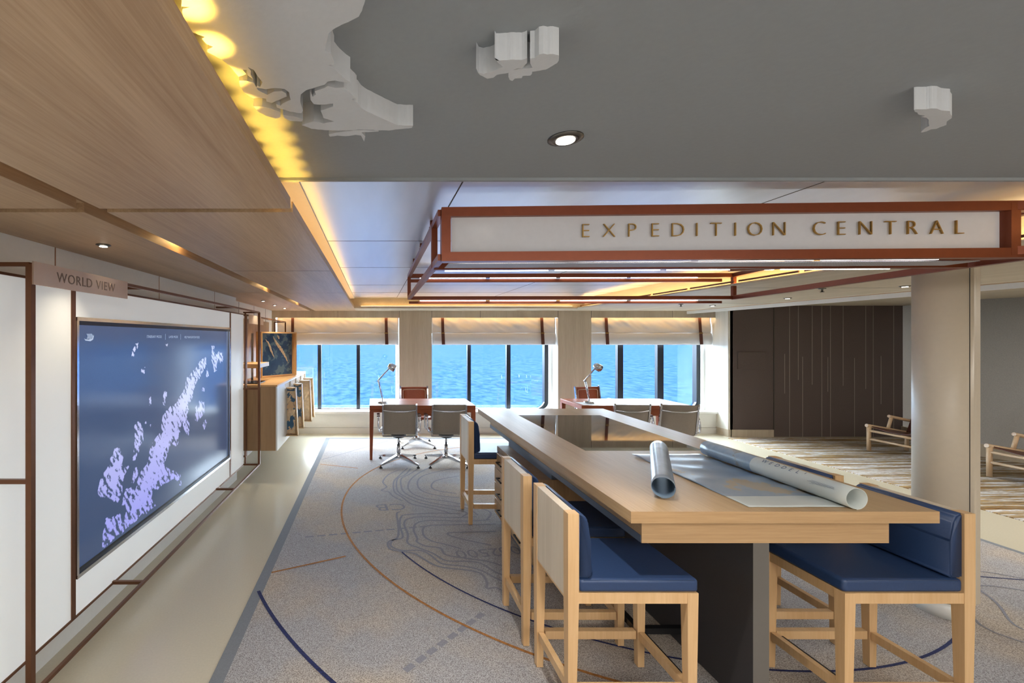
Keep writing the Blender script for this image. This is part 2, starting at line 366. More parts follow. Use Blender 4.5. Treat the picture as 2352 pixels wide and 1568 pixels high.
cont = [
 [(950,405),(925,420),(935,500),(930,580),(870,610),(870,650),(910,670),(1040,690),(1110,730),(1180,770),(1260,790),(1400,805),(1500,830),(1540,890),(1540,930),(1600,925),(1650,945),(1750,930)],
 [(1360,420),(1200,415),(1000,425),(955,440),(945,500),(965,580),(900,600),(885,640),(960,670),(1080,670),(1150,700),(1230,760),(1350,775),(1480,800),(1600,860),(1650,880),(1780,900)],
 [(1470,440),(1300,445),(1100,440),(1000,455),(975,490),(1000,560),(1000,620),(1080,655),(1170,690),(1260,740),(1400,745),(1500,760),(1600,820),(1690,850)],
 [(1560,460),(1400,470),(1150,465),(1060,485),(1040,530),(1065,590),(1060,610),(1120,640),(1220,655),(1260,700),(1400,725),(1540,745),(1690,790)],
 [(1600,490),(1300,495),(1150,500),(1105,520),(1110,570),(1160,605),(1240,625),(1365,660)],
 [(1570,635),(1400,600),(1290,570),(1280,550),(1400,545),(1600,540)],
 [(1000,105),(950,150),(905,200),(910,270),(960,305),(1020,350),(1100,370),(1220,395),(1300,420)],
 [(1020,110),(985,150),(930,180),(925,250),(960,290),(1040,330),(1120,355),(1250,380),(1400,410),(1370,440)],
 [(1070,110),(1010,150),(955,180),(960,250),(1000,290),(1100,330),(1250,360),(1400,380),(1480,430)],
 [(1150,100),(1060,150),(1010,200),(1010,260),(1100,310),(1300,340),(1550,400),(1540,460)],
 [(1300,110),(1130,150),(1070,190),(1080,250),(1180,290),(1350,310)],
 [(1350,160),(1200,190),(1160,230),(1200,260),(1330,280)],
 [(940,120),(870,150),(830,200),(855,235),(820,260),(870,270),(900,300),(960,330)]]
for c in cont:
    P = [gp(600 + x / 2.97, 1040 + y / 2.97) for x, y in c]; ribbon(b, smooth_line(P), .019, zc + .0003, 4)
for (X, Y, R) in ((3.9, 4.4, .3), (3.9, 4.4, .5), (4.0, 4.5, .75), (4.1, 2.6, .35), (4.15, 2.6, .55), (1.2, 6.6, .3), (2.4, 5.6, .6), (2.5, 5.6, .8)):
    ribbon(b, [(X + R * (1 + .25 * math.sin(3 * a + X)) * math.cos(a), Y + R * (1 + .2 * math.cos(2 * a + Y)) * math.sin(a)) for a in [i * PI / 20 for i in range(41)]], .013, zc + .0003, 4)
for t_, X, Y, s in (('2500', .80, 3.47, .18), ('000', 1.1, 3.52, .18), ('CB', .17, 4.42, .24)):
    text_mesh(b, t_, s, Matrix.Translation((X, Y, zc + .001)) @ Matrix.Rotation(math.radians(187), 4, 'Z'), 0, 4)
cp = mesh_obj('carpet', b, ['carpet', 'carpet_band', 'line_navy', 'line_orange', 'line_grey'])
tag(cp, 'large grey nautical chart carpet with contour lines under the map table', 'carpet')
b = B(); prism(b, [(5.86, -2.35), (9.1, -2.35), (8.80, 5.4), (8.42, 6.3), (8.75, 7.5), (5.86, 7.5)], 0.0, .008)
tag(mesh_obj('striped_carpet', b, 'stripes'), 'brown, cream and grey streaky striped carpet by the dark wall', 'carpet')

# ------------------------------------------------------------------ sea outside
b = B(); grid_plate(b, lambda u, v: ((u - .5) * 6000, 9 + v * 4000, -11), 4, 4)
tag(mesh_obj('sea', b, 'sea'), 'bright blue choppy sea outside the windows', 'sea', kind='stuff')

# ------------------------------------------------------------------ walls
WY = 7.88
b = B()
OPEN = ((-1.71, .447), (1.015, 3.21), (3.79, 5.95))
xs = [-2.2] + [x for o in OPEN for x in o] + [6.1]
box(b, -2.2, 6.1, WY, 8.3, 0, .37); box(b, -2.2, 6.1, WY, 7.895, 2.01, 2.4); box(b, -2.2, 6.1, 7.895, 8.3, 2.062, 2.4)
xs[-2] = 5.96
for i in range(0, len(xs), 2): box(b, xs[i], xs[i + 1], WY, 8.3, .37, 2.01)
for f in b.faces:
    c = f.calc_center_median()
    if c.z < .375: f.material_index = 1
for o0, o1 in OPEN:
    for f in b.faces:
        if abs(f.normal.x) > .9 and .4 < f.calc_center_median().z < 2: f.material_index = 1
b.normal_update()
for f in b.faces:
    if abs(f.normal.x) > .9 and .4 < f.calc_center_median().z < 2: f.material_index = 1
for x in (.447, 1.015, 3.21, 3.79): box(b, x - .003, x + .003, WY - .002, WY, 2.01, 2.13, mi=2)
for x in (-.62, 1.86, 5.2): box(b, x - .002, x + .002, WY - .002, WY, 2.01, 2.13, mi=2)
struct('wall_back', b, ['wall_wood', 'white_matt', 'seam'], 'pale wood window wall')
b = B(); box(b, -1.76, 5.95, WY - .06, WY - .001, .345, .385, .006); box(b, -1.76, 5.95, WY - .025, WY - .001, 0, .1); box(b, -1.76, 5.95, WY - .016, WY - .001, .105, .345)
struct('trim_1', b, 'white_matt')
# windows
MUL = (((-1.01, -.946), (-.307, -.244)), ((1.696, 1.759), (2.405, 2.476)), ((4.41, 4.51), (5.13, 5.24)))
GL = ((-1.71, .402), (1.015, 3.155), (3.79, 5.90))
for i in range(3):
    g0, g1 = GL[i]; o0, o1 = OPEN[i]; Y = 8.17
    r = thing('window_%d' % (i + 1), None, None, ((g0 + g1) / 2, Y, .37)); r['kind'] = 'structure'
    b = B(); rr = .09   # white surround with rounded lower corners
    box(b, o0 - .05, o1 + .05, Y, Y + .1, .30, .375); box(b, o1 - (o1 - g1), o1 + .05, Y - .04, Y + .1, .37, 2.05)
    def corner(bm, x, z, sx_, r_, y0, y1, mi=0):
        cx, cz = x - sx_ * r_, z + r_; P = [(x, z)] + [(cx + sx_ * r_ * math.sin(a), cz - r_ * math.cos(a)) for a in [k * PI / 16 for k in range(9)]]
        A = [bm.verts.new((p[0], y0, p[1])) for p in P]; C = [bm.verts.new((p[0], y1, p[1])) for p in P]; n = len(P)
        for k in range(1, n - 1): bm.faces.new((A[0], A[k], A[k + 1])); bm.faces.new((C[0], C[k + 1], C[k]))
        for k in range(n): bm.faces.new((A[k], A[(k + 1) % n], C[(k + 1) % n], C[k]))
    corner(b, g1, .375, 1, .13, Y - .01, Y + .08)
    mesh_obj('window_surround', b, 'white_matt', r)
    b = B()
    if i: box(b, g1 - .065, g1 + .002, Y + .01, Y + .12, .37, 2.05)
    if i: corner(b, g1 - .05, .375, 1, .2, Y + .01, Y + .06)
    box(b, g0, g1, Y + .01, Y + .1, .36, .385)
    mesh_obj('window_frame', b, 'black_frame', r)
    for m0, m1 in MUL[i]:
        b = B(); box(b, m0, m1, Y + .01, Y + .09, .37, 2.05); mesh_obj('mullion', b, 'black_frame', r)
    es = [g0] + [x for m in MUL[i] for x in m] + [g1]
    for k in range(0, 6, 2):
        b = B(); box(b, es[k], es[k + 1], Y + .06, Y + .066, .37, 2.05); mesh_obj('pane', b, 'pane', r)
# blinds
posn = ('left hand window beside the console', 'middle window', 'right hand window next to the dark wall')
STR = ((-1.42, .22), (1.21, 2.95), (4.08, 5.72))
for i in range(3):
    o0, o1 = OPEN[i][0] + .012, OPEN[i][1] - .012
    r = thing('roman_blind', 'raised off-white roman blind in the ' + posn[i], 'blind', ((o0 + o1) / 2, 7.99, 1.54), 'roman blinds')
    def fab(u, v, o0=o0, o1=o1, i=i):
        x = o0 + (o1 - o0) * u; z = 2.04 - v * .30
        w = noise.noise(Vector((x * 3.1, z * 5, i * 7.3))) * .03 + noise.noise(Vector((x * 9 + z * 12, z * 7, i * 3.1))) * .016
        return Vector((x, 7.99 - .02 * v - w * math.sin(PI * v) * 1.2, z))
    b = B(); grid_plate(b, fab, 110, 16, lambda u, v: Vector((0, .006, 0))); mesh_obj('upper_fabric', b, 'blind', r)
    def fab2(u, v, o0=o0, o1=o1):
        x = o0 + (o1 - o0) * u; z = 1.742 - v * .205
        return Vector((x, 7.955 - .025 * math.sin(PI * v) + .003 * math.sin(x * 9), z))
    b = B(); grid_plate(b, fab2, 40, 10, lambda u, v: Vector((0, .012 + .03 * math.sin(PI * v), 0))); mesh_obj('lower_fold', b, 'blind', r)
    for sx_ in STR[i]:
        b = B(); bar(b, (sx_, 7.945, 2.03), (sx_ + .004, 7.925, 1.75), .006, .05, up=(1, 0, 0)); 
        bar(b, (sx_ + .004, 7.92, 1.76), (sx_ + .012, 7.912, 1.545), .006, .055, up=(1, 0, 0))
        st = mesh_obj('strap', b, 'strap', r)
        b = B(); box(b, sx_ - .028, sx_ + .034, 7.905, 7.915, 1.735, 1.752, .002); mesh_obj('buckle', b, 'brass', st)
    b = B(); box(b, OPEN[i][0] + .02, OPEN[i][1] - .02, 7.90, 7.915, 2.018, 2.028)
    tag(mesh_obj('light_strip', b, 'blind_led'), 'warm strip light above the blind of the ' + posn[i], 'light', 'blind strip lights')
b = B(); box(b, -1.71, 5.95, 7.885, 8.1, 2.05, 2.06); struct('trim_2', b, 'white_matt')
b = B(); box(b, -3, 12, -2.6, -2.4, 0, 2.5); struct('wall_front', b, 'white_matt')
# right return beside window three and the dark wall
b = B(); box(b, 5.95, 6.03, 7.6, 8.3, 0, 2.4); struct('wall_return', b, 'white_wood')
b = B(); box(b, 5.945, 6.0, 7.585, 8.1, 0, .12); struct('baseboard_return', b, 'wall_wood')
b = B(); X0, X1 = 6.03 - .045, (2075 - CX) / 137.0
box(b, X0, X1, 7.6, 7.75, 0, 2.45)
xs_ = [1802, 1813, 1833, 1843, 1865, 1887, 1901, 1907, 1936, 1962, 1988, 2005, 2023, 2052]
for k, px in enumerate(xs_):
    x = (px - CX) / 136.8; z0 = 0 if k % 2 else random.uniform(.5, 1.2); z1 = 2.3 if k % 3 else random.uniform(1.3, 1.9)
    box(b, x - .004, x + .004, 7.597, 7.6, z0, z1, mi=1)
xd = (1777 - CX) / 136.8; box(b, xd - .008, xd + .004, 7.592, 7.6, 0, 2.4, mi=2)
struct('wall_far', b, ['darkwall', 'stitch', 'seam'], 'dark stitched leather wall')
b = B(); box(b, X0, xd - .01, 7.585, 7.6, 0, .12); struct('baseboard_far', b, 'wall_wood')
b = B(); xa, xb = (1693 - CX) / 136.8, (1758 - CX) / 136.8; box(b, xa, xb, 7.585, 7.6, 1.65 - 70 / 136.8, 1.65 - 31 / 136.8, .003)
tag(mesh_obj('access_panel', b, 'darkwall'), 'small rectangular panel flush on the dark wall beside the right window', 'wall panel')
b = B()
pl = [(X1, 7.6), (8.52, 6.36), (8.9, 5.4), (9.2, -2.4)]
for p, q in zip(pl, pl[1:]):
    vs = [b.verts.new(c) for c in ((*p, 0), (*q, 0), (*q, 2.5), (*p, 2.5))]; b.faces.new(vs)
bmesh.ops.solidify(b, geom=b.faces[:], thickness=-.08)
struct('wall_right', b, 'darkwall2')
b = B()
for p, q in zip(pl, pl[1:]): bar(b, (p[0] - .015, p[1], .088), (q[0] - .015, q[1], .088), .03, .176)
struct('baseboard_right', b, 'wall_wood')

# left wall (very slightly angled) with the light box
b = B(); box(b, -.25, -.09, -2.4, 5.33, 0, 2.25)
for Y in (1.27, 2.39, 3.5, 4.65): box(b, -.09, -.0885, Y - .004, Y + .004, 0, 2.14, mi=1)
box(b, -.09, -.07, -2.4, 5.30, 0, .1)
struct('wall_left', b, ['white_matt', 'seam_bronze'], skew=True)
b = B(); box(b, -2.0, -1.77, 5.2, 7.9, 0, 2.3)
for Y in (5.95, 6.7, 7.4): box(b, -1.77, -1.768, Y - .004, Y + .004, 1.3, 2.13, mi=1)
box(b, -1.77, -1.755, 5.34, 7.6, .35, 1.92, mi=2)
struct('wall_left', b, ['white_matt', 'seam', 'cab_wood'])
sc0, sc1 = 2.42, 4.82
lb = thing('light_box_wall', 'long glowing white wall panelling around the big map screen', 'wall panel', (-1.6, 2.4, .17))
b = B(); box(b, -.085, 0, -2.4, sc0 - .04, .172, 1.925); mesh_obj('panel', b, 'lightbox', lb, True)
b = B(); box(b, -.085, 0, sc1 + .05, 5.32, .172, 1.925); mesh_obj('panel', b, 'lightbox', lb, True)
b = B(); box(b, -.085, 0, sc0 - .01, sc1 + .02, 1.765, 1.925); mesh_obj('panel', b, 'lightbox', lb, True)
b = B(); box(b, -.085, 0, sc0 - .01, sc1 + .02, .172, .365); mesh_obj('panel', b, 'lightbox', lb, True)
for y0, y1 in ((sc0 - .04, sc0 - .01), (sc1 + .02, sc1 + .05)):
    b = B(); box(b, -.085, .006, y0, y1, .165, 1.93); mesh_obj('vertical_trim', b, 'bronze', lb, True)
b = B(); box(b, -.085, .006, -2.4, 5.325, 1.925, 1.937); box(b, -.085, .006, -2.4, 5.325, .16, .172); mesh_obj('edge_trim', b, 'bronze', lb, True)

# ------------------------------------------------------------------ map screen
scr = thing('display_screen', 'huge wall screen showing lilac islands on a dark blue chart', 'screen', (-1.57, 3.6, .39))
z0s, z1s = .385, 1.745
b = B()
for (y0, y1, z0, z1) in ((sc0 - .005, sc1 + .015, z1s, z1s + .02), (sc0 - .005, sc1 + .015, z0s - .02, z0s), (sc0 - .008, sc0 + .008, z0s, z1s), (sc1, sc1 + .016, z0s, z1s)):
    box(b, -.08, .012, y0, y1, z0, z1)
mesh_obj('bezel', b, 'chrome', scr, True)
b = B()
for (y0, y1, z0, z1) in ((sc0 + .008, sc1, z1s - .022, z1s), (sc0 + .008, sc1, z0s, z0s + .022), (sc0 + .008, sc0 + .018, z0s, z1s), (sc1 - .01, sc1, z0s, z1s)):
    box(b, -.08, -.004, y0, y1, z0, z1)
mesh_obj('inner_bezel', b, 'black', scr, True)
polys = [
 [(205,1395),(215,1300),(230,1220),(310,1200),(330,1260),(350,1180),(340,1130),(355,1040),(385,1030),(400,1060),(430,1000),(440,950),(470,900),(490,830),(505,780),(520,750),(560,700),(570,610),(620,530),(650,520),(690,480),(720,360),(770,320),(800,260),(835,240),(840,290),(790,370),(760,440),(745,510),(720,590),(735,660),(730,720),(700,680),(690,640),(670,720),(660,790),(630,760),(600,830),(585,900),(640,940),(680,955),(685,1020),(640,980),(600,1000),(550,1040),(515,1040),(510,1100),(530,1150),(450,1200),(400,1250),(330,1310),(240,1370)],
 [(180,1080),(190,1010),(235,920),(265,850),(280,800),(325,795),(330,850),(320,920),(365,900),(345,950),(330,1010),(325,1060),(290,1130),(260,1110),(225,1100)],
 [(385,870),(400,800),(410,700),(405,650),(430,635),(455,680),(455,740),(435,810),(400,875)],
 [(320,1150),(345,1060),(360,1050),(350,1150)], [(385,1000),(400,920),(425,910),(430,960),(400,1010)],
 [(388,225),(405,165),(422,165),(400,225)], [(435,330),(445,290),(465,300),(465,330),(440,340)], [(572,535),(585,455),(597,455),(588,530)],
 [(488,490),(500,485),(502,520),(494,520)], [(870,170),(890,175),(885,220),(940,210),(940,260),(905,270),(905,330),(885,320),(870,260)],
 [(770,540),(800,500),(825,510),(825,580),(800,620),(770,630)], [(815,650),(835,610),(845,640),(825,680)], [(840,300),(860,350),(840,370)],
 [(460,640),(478,600),(472,650)], [(490,650),(498,650),(495,680)], [(815,430),(832,430),(830,450),(815,450)], [(585,160),(605,160),(600,185)]]
polys = [[wp(160 + x / 2.658, 730 + y / 2.658) for x, y in P] for P in polys]
NU, NV = 520, 290
ys = np.linspace(sc0 + .018, sc1 - .01, NU); zs = np.linspace(z0s + .022, z1s - .022, NV)
YY, ZZ = np.meshgrid(ys, zs, indexing='ij')
nz1 = np.zeros_like(YY); nz2 = np.zeros_like(YY); nz3 = np.zeros_like(YY)
for i in range(NU):
    for j in range(NV):
        y, z = YY[i, j], ZZ[i, j]
        nz1[i, j] = noise.fractal(Vector((y * 9, z * 9, 3)), .8, 2.1, 4); nz2[i, j] = noise.fractal(Vector((y * 9, z * 9, 13)), .8, 2.1, 4)
        nz3[i, j] = noise.fractal(Vector((y * 40 + z * 30, z * 14 - y * 8, 5)), .8, 2.1, 3)
Yw = YY + nz1 * .022; Zw = ZZ + nz2 * .022
mask = np.zeros_like(YY, bool)
for P in polys:
    ins = np.zeros_like(mask); n = len(P)
    for k in range(n):
        (ya, za), (yb, zb) = P[k], P[(k + 1) % n]
        c = ((za > Zw) != (zb > Zw)) & (Yw < (yb - ya) * (Zw - za) / (zb - za + 1e-12) + ya); ins ^= c
    mask |= ins
edge = np.ones_like(mask)
for sx_, sy_ in ((14, 0), (-14, 0), (0, 14), (0, -14), (8, 8), (-8, -8)): edge &= np.roll(np.roll(mask, sx_, 0), sy_, 1)
land = mask & ~((nz3 > .5) | ((nz3 > .12) & ~edge))
sea_c = np.array(lin((54, 74, 108))); l1 = np.array(lin((150, 152, 226))); l2 = np.array(lin((196, 200, 226)))
hh = np.clip((ZZ - .5) / 1.1, 0, 1)[..., None]
colr = np.where(land[..., None], l1 * (1 - hh) + l2 * hh, sea_c * (.85 + .25 * hh))
b = B()
vv = [[b.verts.new((-.006, ys[i], zs[j])) for j in range(NV)] for i in range(NU)]
for i in range(NU - 1):
    for j in range(NV - 1): b.faces.new((vv[i][j], vv[i][j + 1], vv[i + 1][j + 1], vv[i + 1][j]))
ms = bpy.data.materials.new('screen_image'); ms.use_nodes = True; n = ms.node_tree.nodes; l = ms.node_tree.links
va = n.new('ShaderNodeVertexColor'); va.layer_name = 'picture'; pb = n['Principled BSDF']
pb.inputs['Base Color'].default_value = (.02, .02, .025, 1); pb.inputs['Roughness'].default_value = .16; l.new(va.outputs['Color'], pb.inputs['Emission Color']); pb.inputs['Emission Strength'].default_value = .66
so = mesh_obj('screen', b, ms, scr, True)
ca = so.data.color_attributes.new('picture', 'FLOAT_COLOR', 'POINT')
ca.data.foreach_set('color', np.concatenate([colr.reshape(-1, 3), np.ones((NU * NV, 1))], 1).astype(np.float32).ravel())
# writing and emblem on the screen (letters face into the room, reading along +Y)
M['screen_ink'] = mat('screen_ink', (120, 135, 160), .4, em=(.28, .34, .44), es=.7)
RW = Matrix(((0, 0, 1, 0), (1, 0, 0, 0), (0, 1, 0, 0), (0, 0, 0, 1)))
def wall_text(bm, t_, Y, z, size, w, depth=0, sp=1.0, align='CENTER'):
    text_mesh(bm, t_, size, Matrix.Translation((w, Y, z)) @ RW, depth, 0, sp, align)
b = B()
for t_, (p, q), (p2, q2) in (('ITINERARY MODE', (463, 115), (573, 115)), ('LAYER MODE', (603, 116), (667, 116)), ('HELP NAVIGATION MODE', (694, 118), (803, 118))):
    ya, za = wp(160 + p / 2.658, 730 + q / 2.658); yb, zb = wp(160 + p2 / 2.658, 730 + q2 / 2.658)
    b = B(); wall_text(b, t_, (ya + yb) / 2, (za + zb) / 2, (yb - ya) / len(t_) * 1.45, -.003); mesh_obj('menu_text', b, 'screen_ink', scr, True)
for p in (588, 680):
    b = B()
    ya, za = wp(160 + p / 2.658, 730 + 115 / 2.658); box(b, -.004, -.003, ya - .001, ya + .001, za - .022, za + .022); mesh_obj('menu_divider', b, 'screen_ink', scr, True)
b = B()
def wpt(p, q): return wp(160 + p / 2.658, 730 + q / 2.658)
hull = [(92,125),(100,138),(130,142),(146,132),(151,112),(150,100),(147,112),(138,126),(118,132),(100,130)]
P = [wpt(*p) for p in hull]; vs = [b.verts.new((-.003, y, z)) for y, z in P]
from mathutils.geometry import tessellate_polygon
for t in tessellate_polygon([[Vector((y, z, 0)) for y, z in P]]): b.faces.new([vs[i] for i in t])
for k in range(5):
    a = 106 + k * 7
    L = [wpt(a, 96), wpt(a + 6, 105), wpt(a + 8, 114), wpt(a + 2 - k * 2, 128)]; L2 = [wpt(a + 4, 96), wpt(a + 10, 105), wpt(a + 12, 114), wpt(a + 5 - k * 2, 128)]
    A = [b.verts.new((-.003, *p)) for p in L]; C = [b.verts.new((-.003, *p)) for p in L2]
    for i in range(3): b.faces.new((A[i], A[i + 1], C[i + 1], C[i]))
mesh_obj('ship_emblem', b, 'screen_ink', scr, True)

# ------------------------------------------------------------------ bronze cage frames on the left
ca1 = thing('bronze_frame', 'slim bronze cage frame standing out from the wall around the big screen', 'frame', (-1.42, 3.6, .17))
wx, T = .185, .024
ya, yb, zt, zb = 1.87, 5.32, 1.955, .17
def cbar(par, p, q, w=T):
    b = B(); bar(b, p, q, w); mesh_obj('frame_bar', b, 'bronze', par, True)
cbar(ca1, (wx, ya, zb), (wx, ya, zt)); cbar(ca1, (wx, yb, zb), (wx, yb, zt))
for z in (zb, zt): cbar(ca1, (wx, ya, z), (wx, yb, z), T * .7)
for y in (ya, yb):
    for z in (zb, 1.06, zt): cbar(ca1, (0, y, z), (wx, y, z), T * .75)
for y in (2.75, 4.45): cbar(ca1, (0, y, zb), (wx, y, zb), T * .75); cbar(ca1, (0, y, zt), (wx, y, zt), T * .7)
cbar(ca1, (.02, yb + .01, zb), (.02, yb + .01, zt), T * .7)
pq = thing('name_plaque', 'brushed metal plaque reading WORLD VIEW at the corner of the bronze frame', 'sign', (-1.4, 2.2, 1.87))
b = B(); box(b, wx + .012, wx + .020, 1.862, 2.545, 1.872, 1.968); mesh_obj('plate', b, 'plaque', pq, True)
M['engrave'] = mat('engraved_letters', (120, 106, 94), .3, .6)
for t_, y_ in (('WORLD', 2.115), ('VIEW', 2.345)):
    b = B(); wall_text(b, t_, y_, 1.918, .062, wx + .0205, .0008, 1.12); mesh_obj('lettering', b, 'engrave', pq, True)
ca2 = thing('bronze_frame', 'second slim bronze frame above and around the wooden console', 'frame', (-1.5, 6.4, .25))
def cb2(p, q, w=.02):
    b = B(); bar(b, p, q, w); mesh_obj('frame_bar', b, 'bronze', ca2)
cb2((-1.525, 5.42, .24), (-1.525, 5.42, 1.93)); cb2((-1.525, 5.42, 1.93), (-1.46, 7.5, 1.92)); cb2((-1.46, 7.5, 1.92), (-1.64, 7.5, 1.92)); cb2((-1.46, 7.5, 1.09), (-1.46, 7.5, 1.92)); cb2((-1.64, 7.5, 1.09), (-1.64, 7.5, 1.92)); cb2((-1.74, 5.42, .24), (-1.525, 5.42, .24))
cb2((-1.74, 5.42, 1.93), (-1.525, 5.42, 1.93))
b = B(); box(b, -1.503, -1.496, 5.44, 6.15, 1.83, 1.935)
tag(mesh_obj('name_plaque', b, 'plaque'), 'small metal plaque on the bronze frame above the console', 'sign')

# ------------------------------------------------------------------ console with relief maps
con = thing('wall_console', 'floating wooden console with a glossy white front beside the left window', 'cabinet', (-1.45, 6.5, .296))
b = B(); box(b, -1.755, -1.178, 5.46, 7.73, .296, 1.07); mesh_obj('body', b, 'cab_wood', con)
b = B(); box(b, -1.755, -1.16, 5.455, 7.735, 1.07, 1.088); mesh_obj('top', b, 'cab_top', con)
b = B(); box(b, -1.178, -1.16, 5.455, 5.90, .296, 1.07)
box(b, -1.178, -1.16, 5.90, 7.735, .296, .98); box(b, -1.178, -1.16, 5.90, 7.735, 1.055, 1.07)
for y in (5.9, 6.36, 6.82, 7.28, 7.71): box(b, -1.178, -1.16, y, y + .02, .98, 1.055)
mesh_obj('front_panel', b, 'white', con)
for i, (y, xo) in enumerate(((5.98, -1.03), (6.49, -1.03), (7.02, -.99), (7.42, -1.0))):
    r = thing('relief_map_tray', ('nearest wooden tray with a tan relief map hanging on the console', 'second wooden relief map tray from the camera on the console', 'third wooden tray with a cream relief map on the console', 'farthest wooden relief map tray on the console, by the window')[i], 'map', (-1.1, y, .36), 'relief map trays')
    b = B(); x0 = -1.158; z0, z1 = .36, 1.0 
    box(b, x0, xo, y + .075, y + .085, z0, z1); box(b, xo - .012, xo, y, y + .085, z0, z1); box(b, x0, xo, y, y + .085, z0, z0 + .014)
    box(b, x0, xo, y, y + .085, z1 - .01, z1)
    for v in b.verts:
        if v.co.x > -1.1: v.co.x += .03 * (1 - (v.co.z - z0) / (z1 - z0)); v.co.z += 0
    mesh_obj('tray', b, 'oak', r)
    b = B(); box(b, x0 + .002, xo - .014, y + .07, y + .075, z0 + .015, z1 - .012); mesh_obj('map_panel', b, 'relief_map' if i < 2 else 'relief_sand', r)
    b = B()
    def rel(u, v, y=y, xo=xo, i=i):
        x = -1.156 + (xo - .016 + 1.156) * u; z = .39 + .56 * v
        hgt = noise.fractal(Vector((x * 14, z * 7, i * 9.7)), .9, 2, 4)
        return Vector((x, y + .072 - max(0, hgt) * .05, z))
    grid_plate(b, rel, 14, 50); mesh_obj('relief', b, 'relief_sand', r)
fr = thing('framed_map', 'deep oak box frame holding a blue and tan coast map on the console', 'picture', (-1.4, 6.6, 1.09))
p0, p1 = Vector((-1.585, 6.40, 0)), Vector((-1.175, 6.93, 0)); d = (p1 - p0).normalized(); nrm = Vector((d.y, -d.x, 0)); L = (p1 - p0).length
def fpt(u, w, z): q = p0 + d * u - nrm * w; return (q.x, q.y, z)
def fbox(bm, u0, u1, w0, w1, z0, z1, mi=0):
    n0 = len(bm.verts); box(bm, u0, u1, w0, w1, z0, z1, mi=mi); bm.verts.ensure_lookup_table()
    for v in bm.verts[n0:]: v.co = Vector(fpt(*v.co))
b = B(); zt_ = 1.745; t_ = .02
fbox(b, 0, L, 0, .12, 1.09, 1.09 + t_); fbox(b, 0, L, 0, .12, zt_ - t_, zt_); fbox(b, 0, t_, 0, .12, 1.11, zt_ - t_); fbox(b, L - t_, L, 0, .12, 1.11, zt_ - t_); fbox(b, 0, L, .11, .12, 1.1, zt_)
mesh_obj('frame', b, 'cab_top', fr)
b = B(); fbox(b, t_, L - t_, .085, .10, 1.11, zt_ - t_); mesh_obj('map_panel', b, 'map_sea', fr)
for k, (line, wid) in enumerate(((((.14, .52), (.2, .45), (.25, .34), (.3, .25)), .035), (((.28, .56), (.33, .48), (.42, .38), (.5, .28), (.57, .16)), .05), (((.36, .58), (.4, .52)), .03))):
    b = B(); P = smooth_line([Vector(p) for p in line], 8)
    pts = []; rs = []
    for i, p in enumerate(P):
        q = fpt(p.x, .085, 1.12 + p.y); pts.append(Vector(q) + Vector((noise.noise(Vector((i * .7, k, 1))) * .02, 0, noise.noise(Vector((i * .7, k, 5))) * .02))); rs.append(max(.004, wid / 2 * math.sin(PI * (i + .5) / len(P)) * (1 + .5 * noise.noise(Vector((i, 2, k))))))
    tube(b, pts, rs, 8)
    for v in b.verts:
        c = v.co - p0; w = -c.dot(nrm); v.co += nrm * (w - .085) * .75 
    mesh_obj('coast_relief', b, 'relief_sand', fr)
b = B(); box(b, -1.755, -1.43, 5.62, 6.17, 1.28, 1.33); 
sh = mesh_obj('wall_shelf', b, 'cab_top'); tag(sh, 'short wooden shelf with a white edge above the console', 'shelf')
b = B(); box(b, -1.43, -1.425, 5.62, 6.17, 1.28, 1.33); mesh_obj('edge', b, 'white', sh)
b = B(); box(b, -1.74, -1.41, 5.62, 5.9, 1.0885, 1.098, .003)
tag(mesh_obj('tablet', b, 'black'), 'flat black tablet lying on the console top', 'tablet')
b = B(); bar(b, (-1.62, 6.05, 1.088), (-1.62, 6.05, 1.72), .03, .01); tag(mesh_obj('display_stand', b, 'chrome'), 'thin steel upright standing behind the shelf on the console', 'stand')

# ------------------------------------------------------------------ ceilings
ZS, ZC = 2.13, 2.30
b = B(); box(b, -.62, 3.6, -2.4, 1.83, ZC, ZC + .1); box(b, -.62, 3.6, 1.83, 1.845, ZC - .012, ZC + .1); struct('ceiling', b, 'plaster', 'grey plaster ceiling')
b = B(); box(b, -.62, 3.6, 1.845, 7.9, ZC, ZC + .1)
for y in (3.02, 4.15, 5.5, 6.4): box(b, -.45, 3.5, y - .003, y + .003, ZC - .001, ZC, mi=1)
for x in (.37, 1.87): box(b, x - .003, x + .003, 1.85, 7.2, ZC - .001, ZC, mi=1)
struct('ceiling', b, ['steel_ceiling', 'seam'], 'satin metal ceiling panels')
b = B()
for y0, y1 in ((-2.4, 1.675), (1.722, 4.788), (4.795, 7.88)):
    box(b, -1.013, -.307, y0, y1, ZS, ZS + .015); box(b, -.3125, -.3075, y0, y1, ZS + .014, ZS + .040); box(b, -1.76, -1.10, y0, y1, ZS, ZS + .035)  # thin upstand lip added on the ledge to cut off the cove glow
box(b, -1.8, -.42, -2.4, 7.88, ZS + .075, ZS + .1); box(b, -.45, -.42, -2.4, 7.88, ZS + .03, ZC)
box(b, -1.02, -.95, -2.4, 7.88, ZS + .035, ZS + .09); box(b, -1.16, -1.10, -2.4, 7.88, ZS + .035, ZS + .09)
for y in (3.22,): box(b, -1.013, -.307, y - .002, y + .002, ZS - .0008, ZS, mi=1)
struct('ceiling', b, ['soffit', 'seam'], 'wood panelled lower ceiling on the left')
b = B(); box(b, -.42, -.306, 1.845, 7.3, ZC - .01, ZC); struct('trim_6', b, 'white_matt')
b = B(); box(b, -.307, 3.25, 7.22, 7.88, ZS, ZS + .035); box(b, -.42, 3.4, 7.34, 7.37, ZS + .03, ZC); struct('ceiling', b, 'soffit_pale')
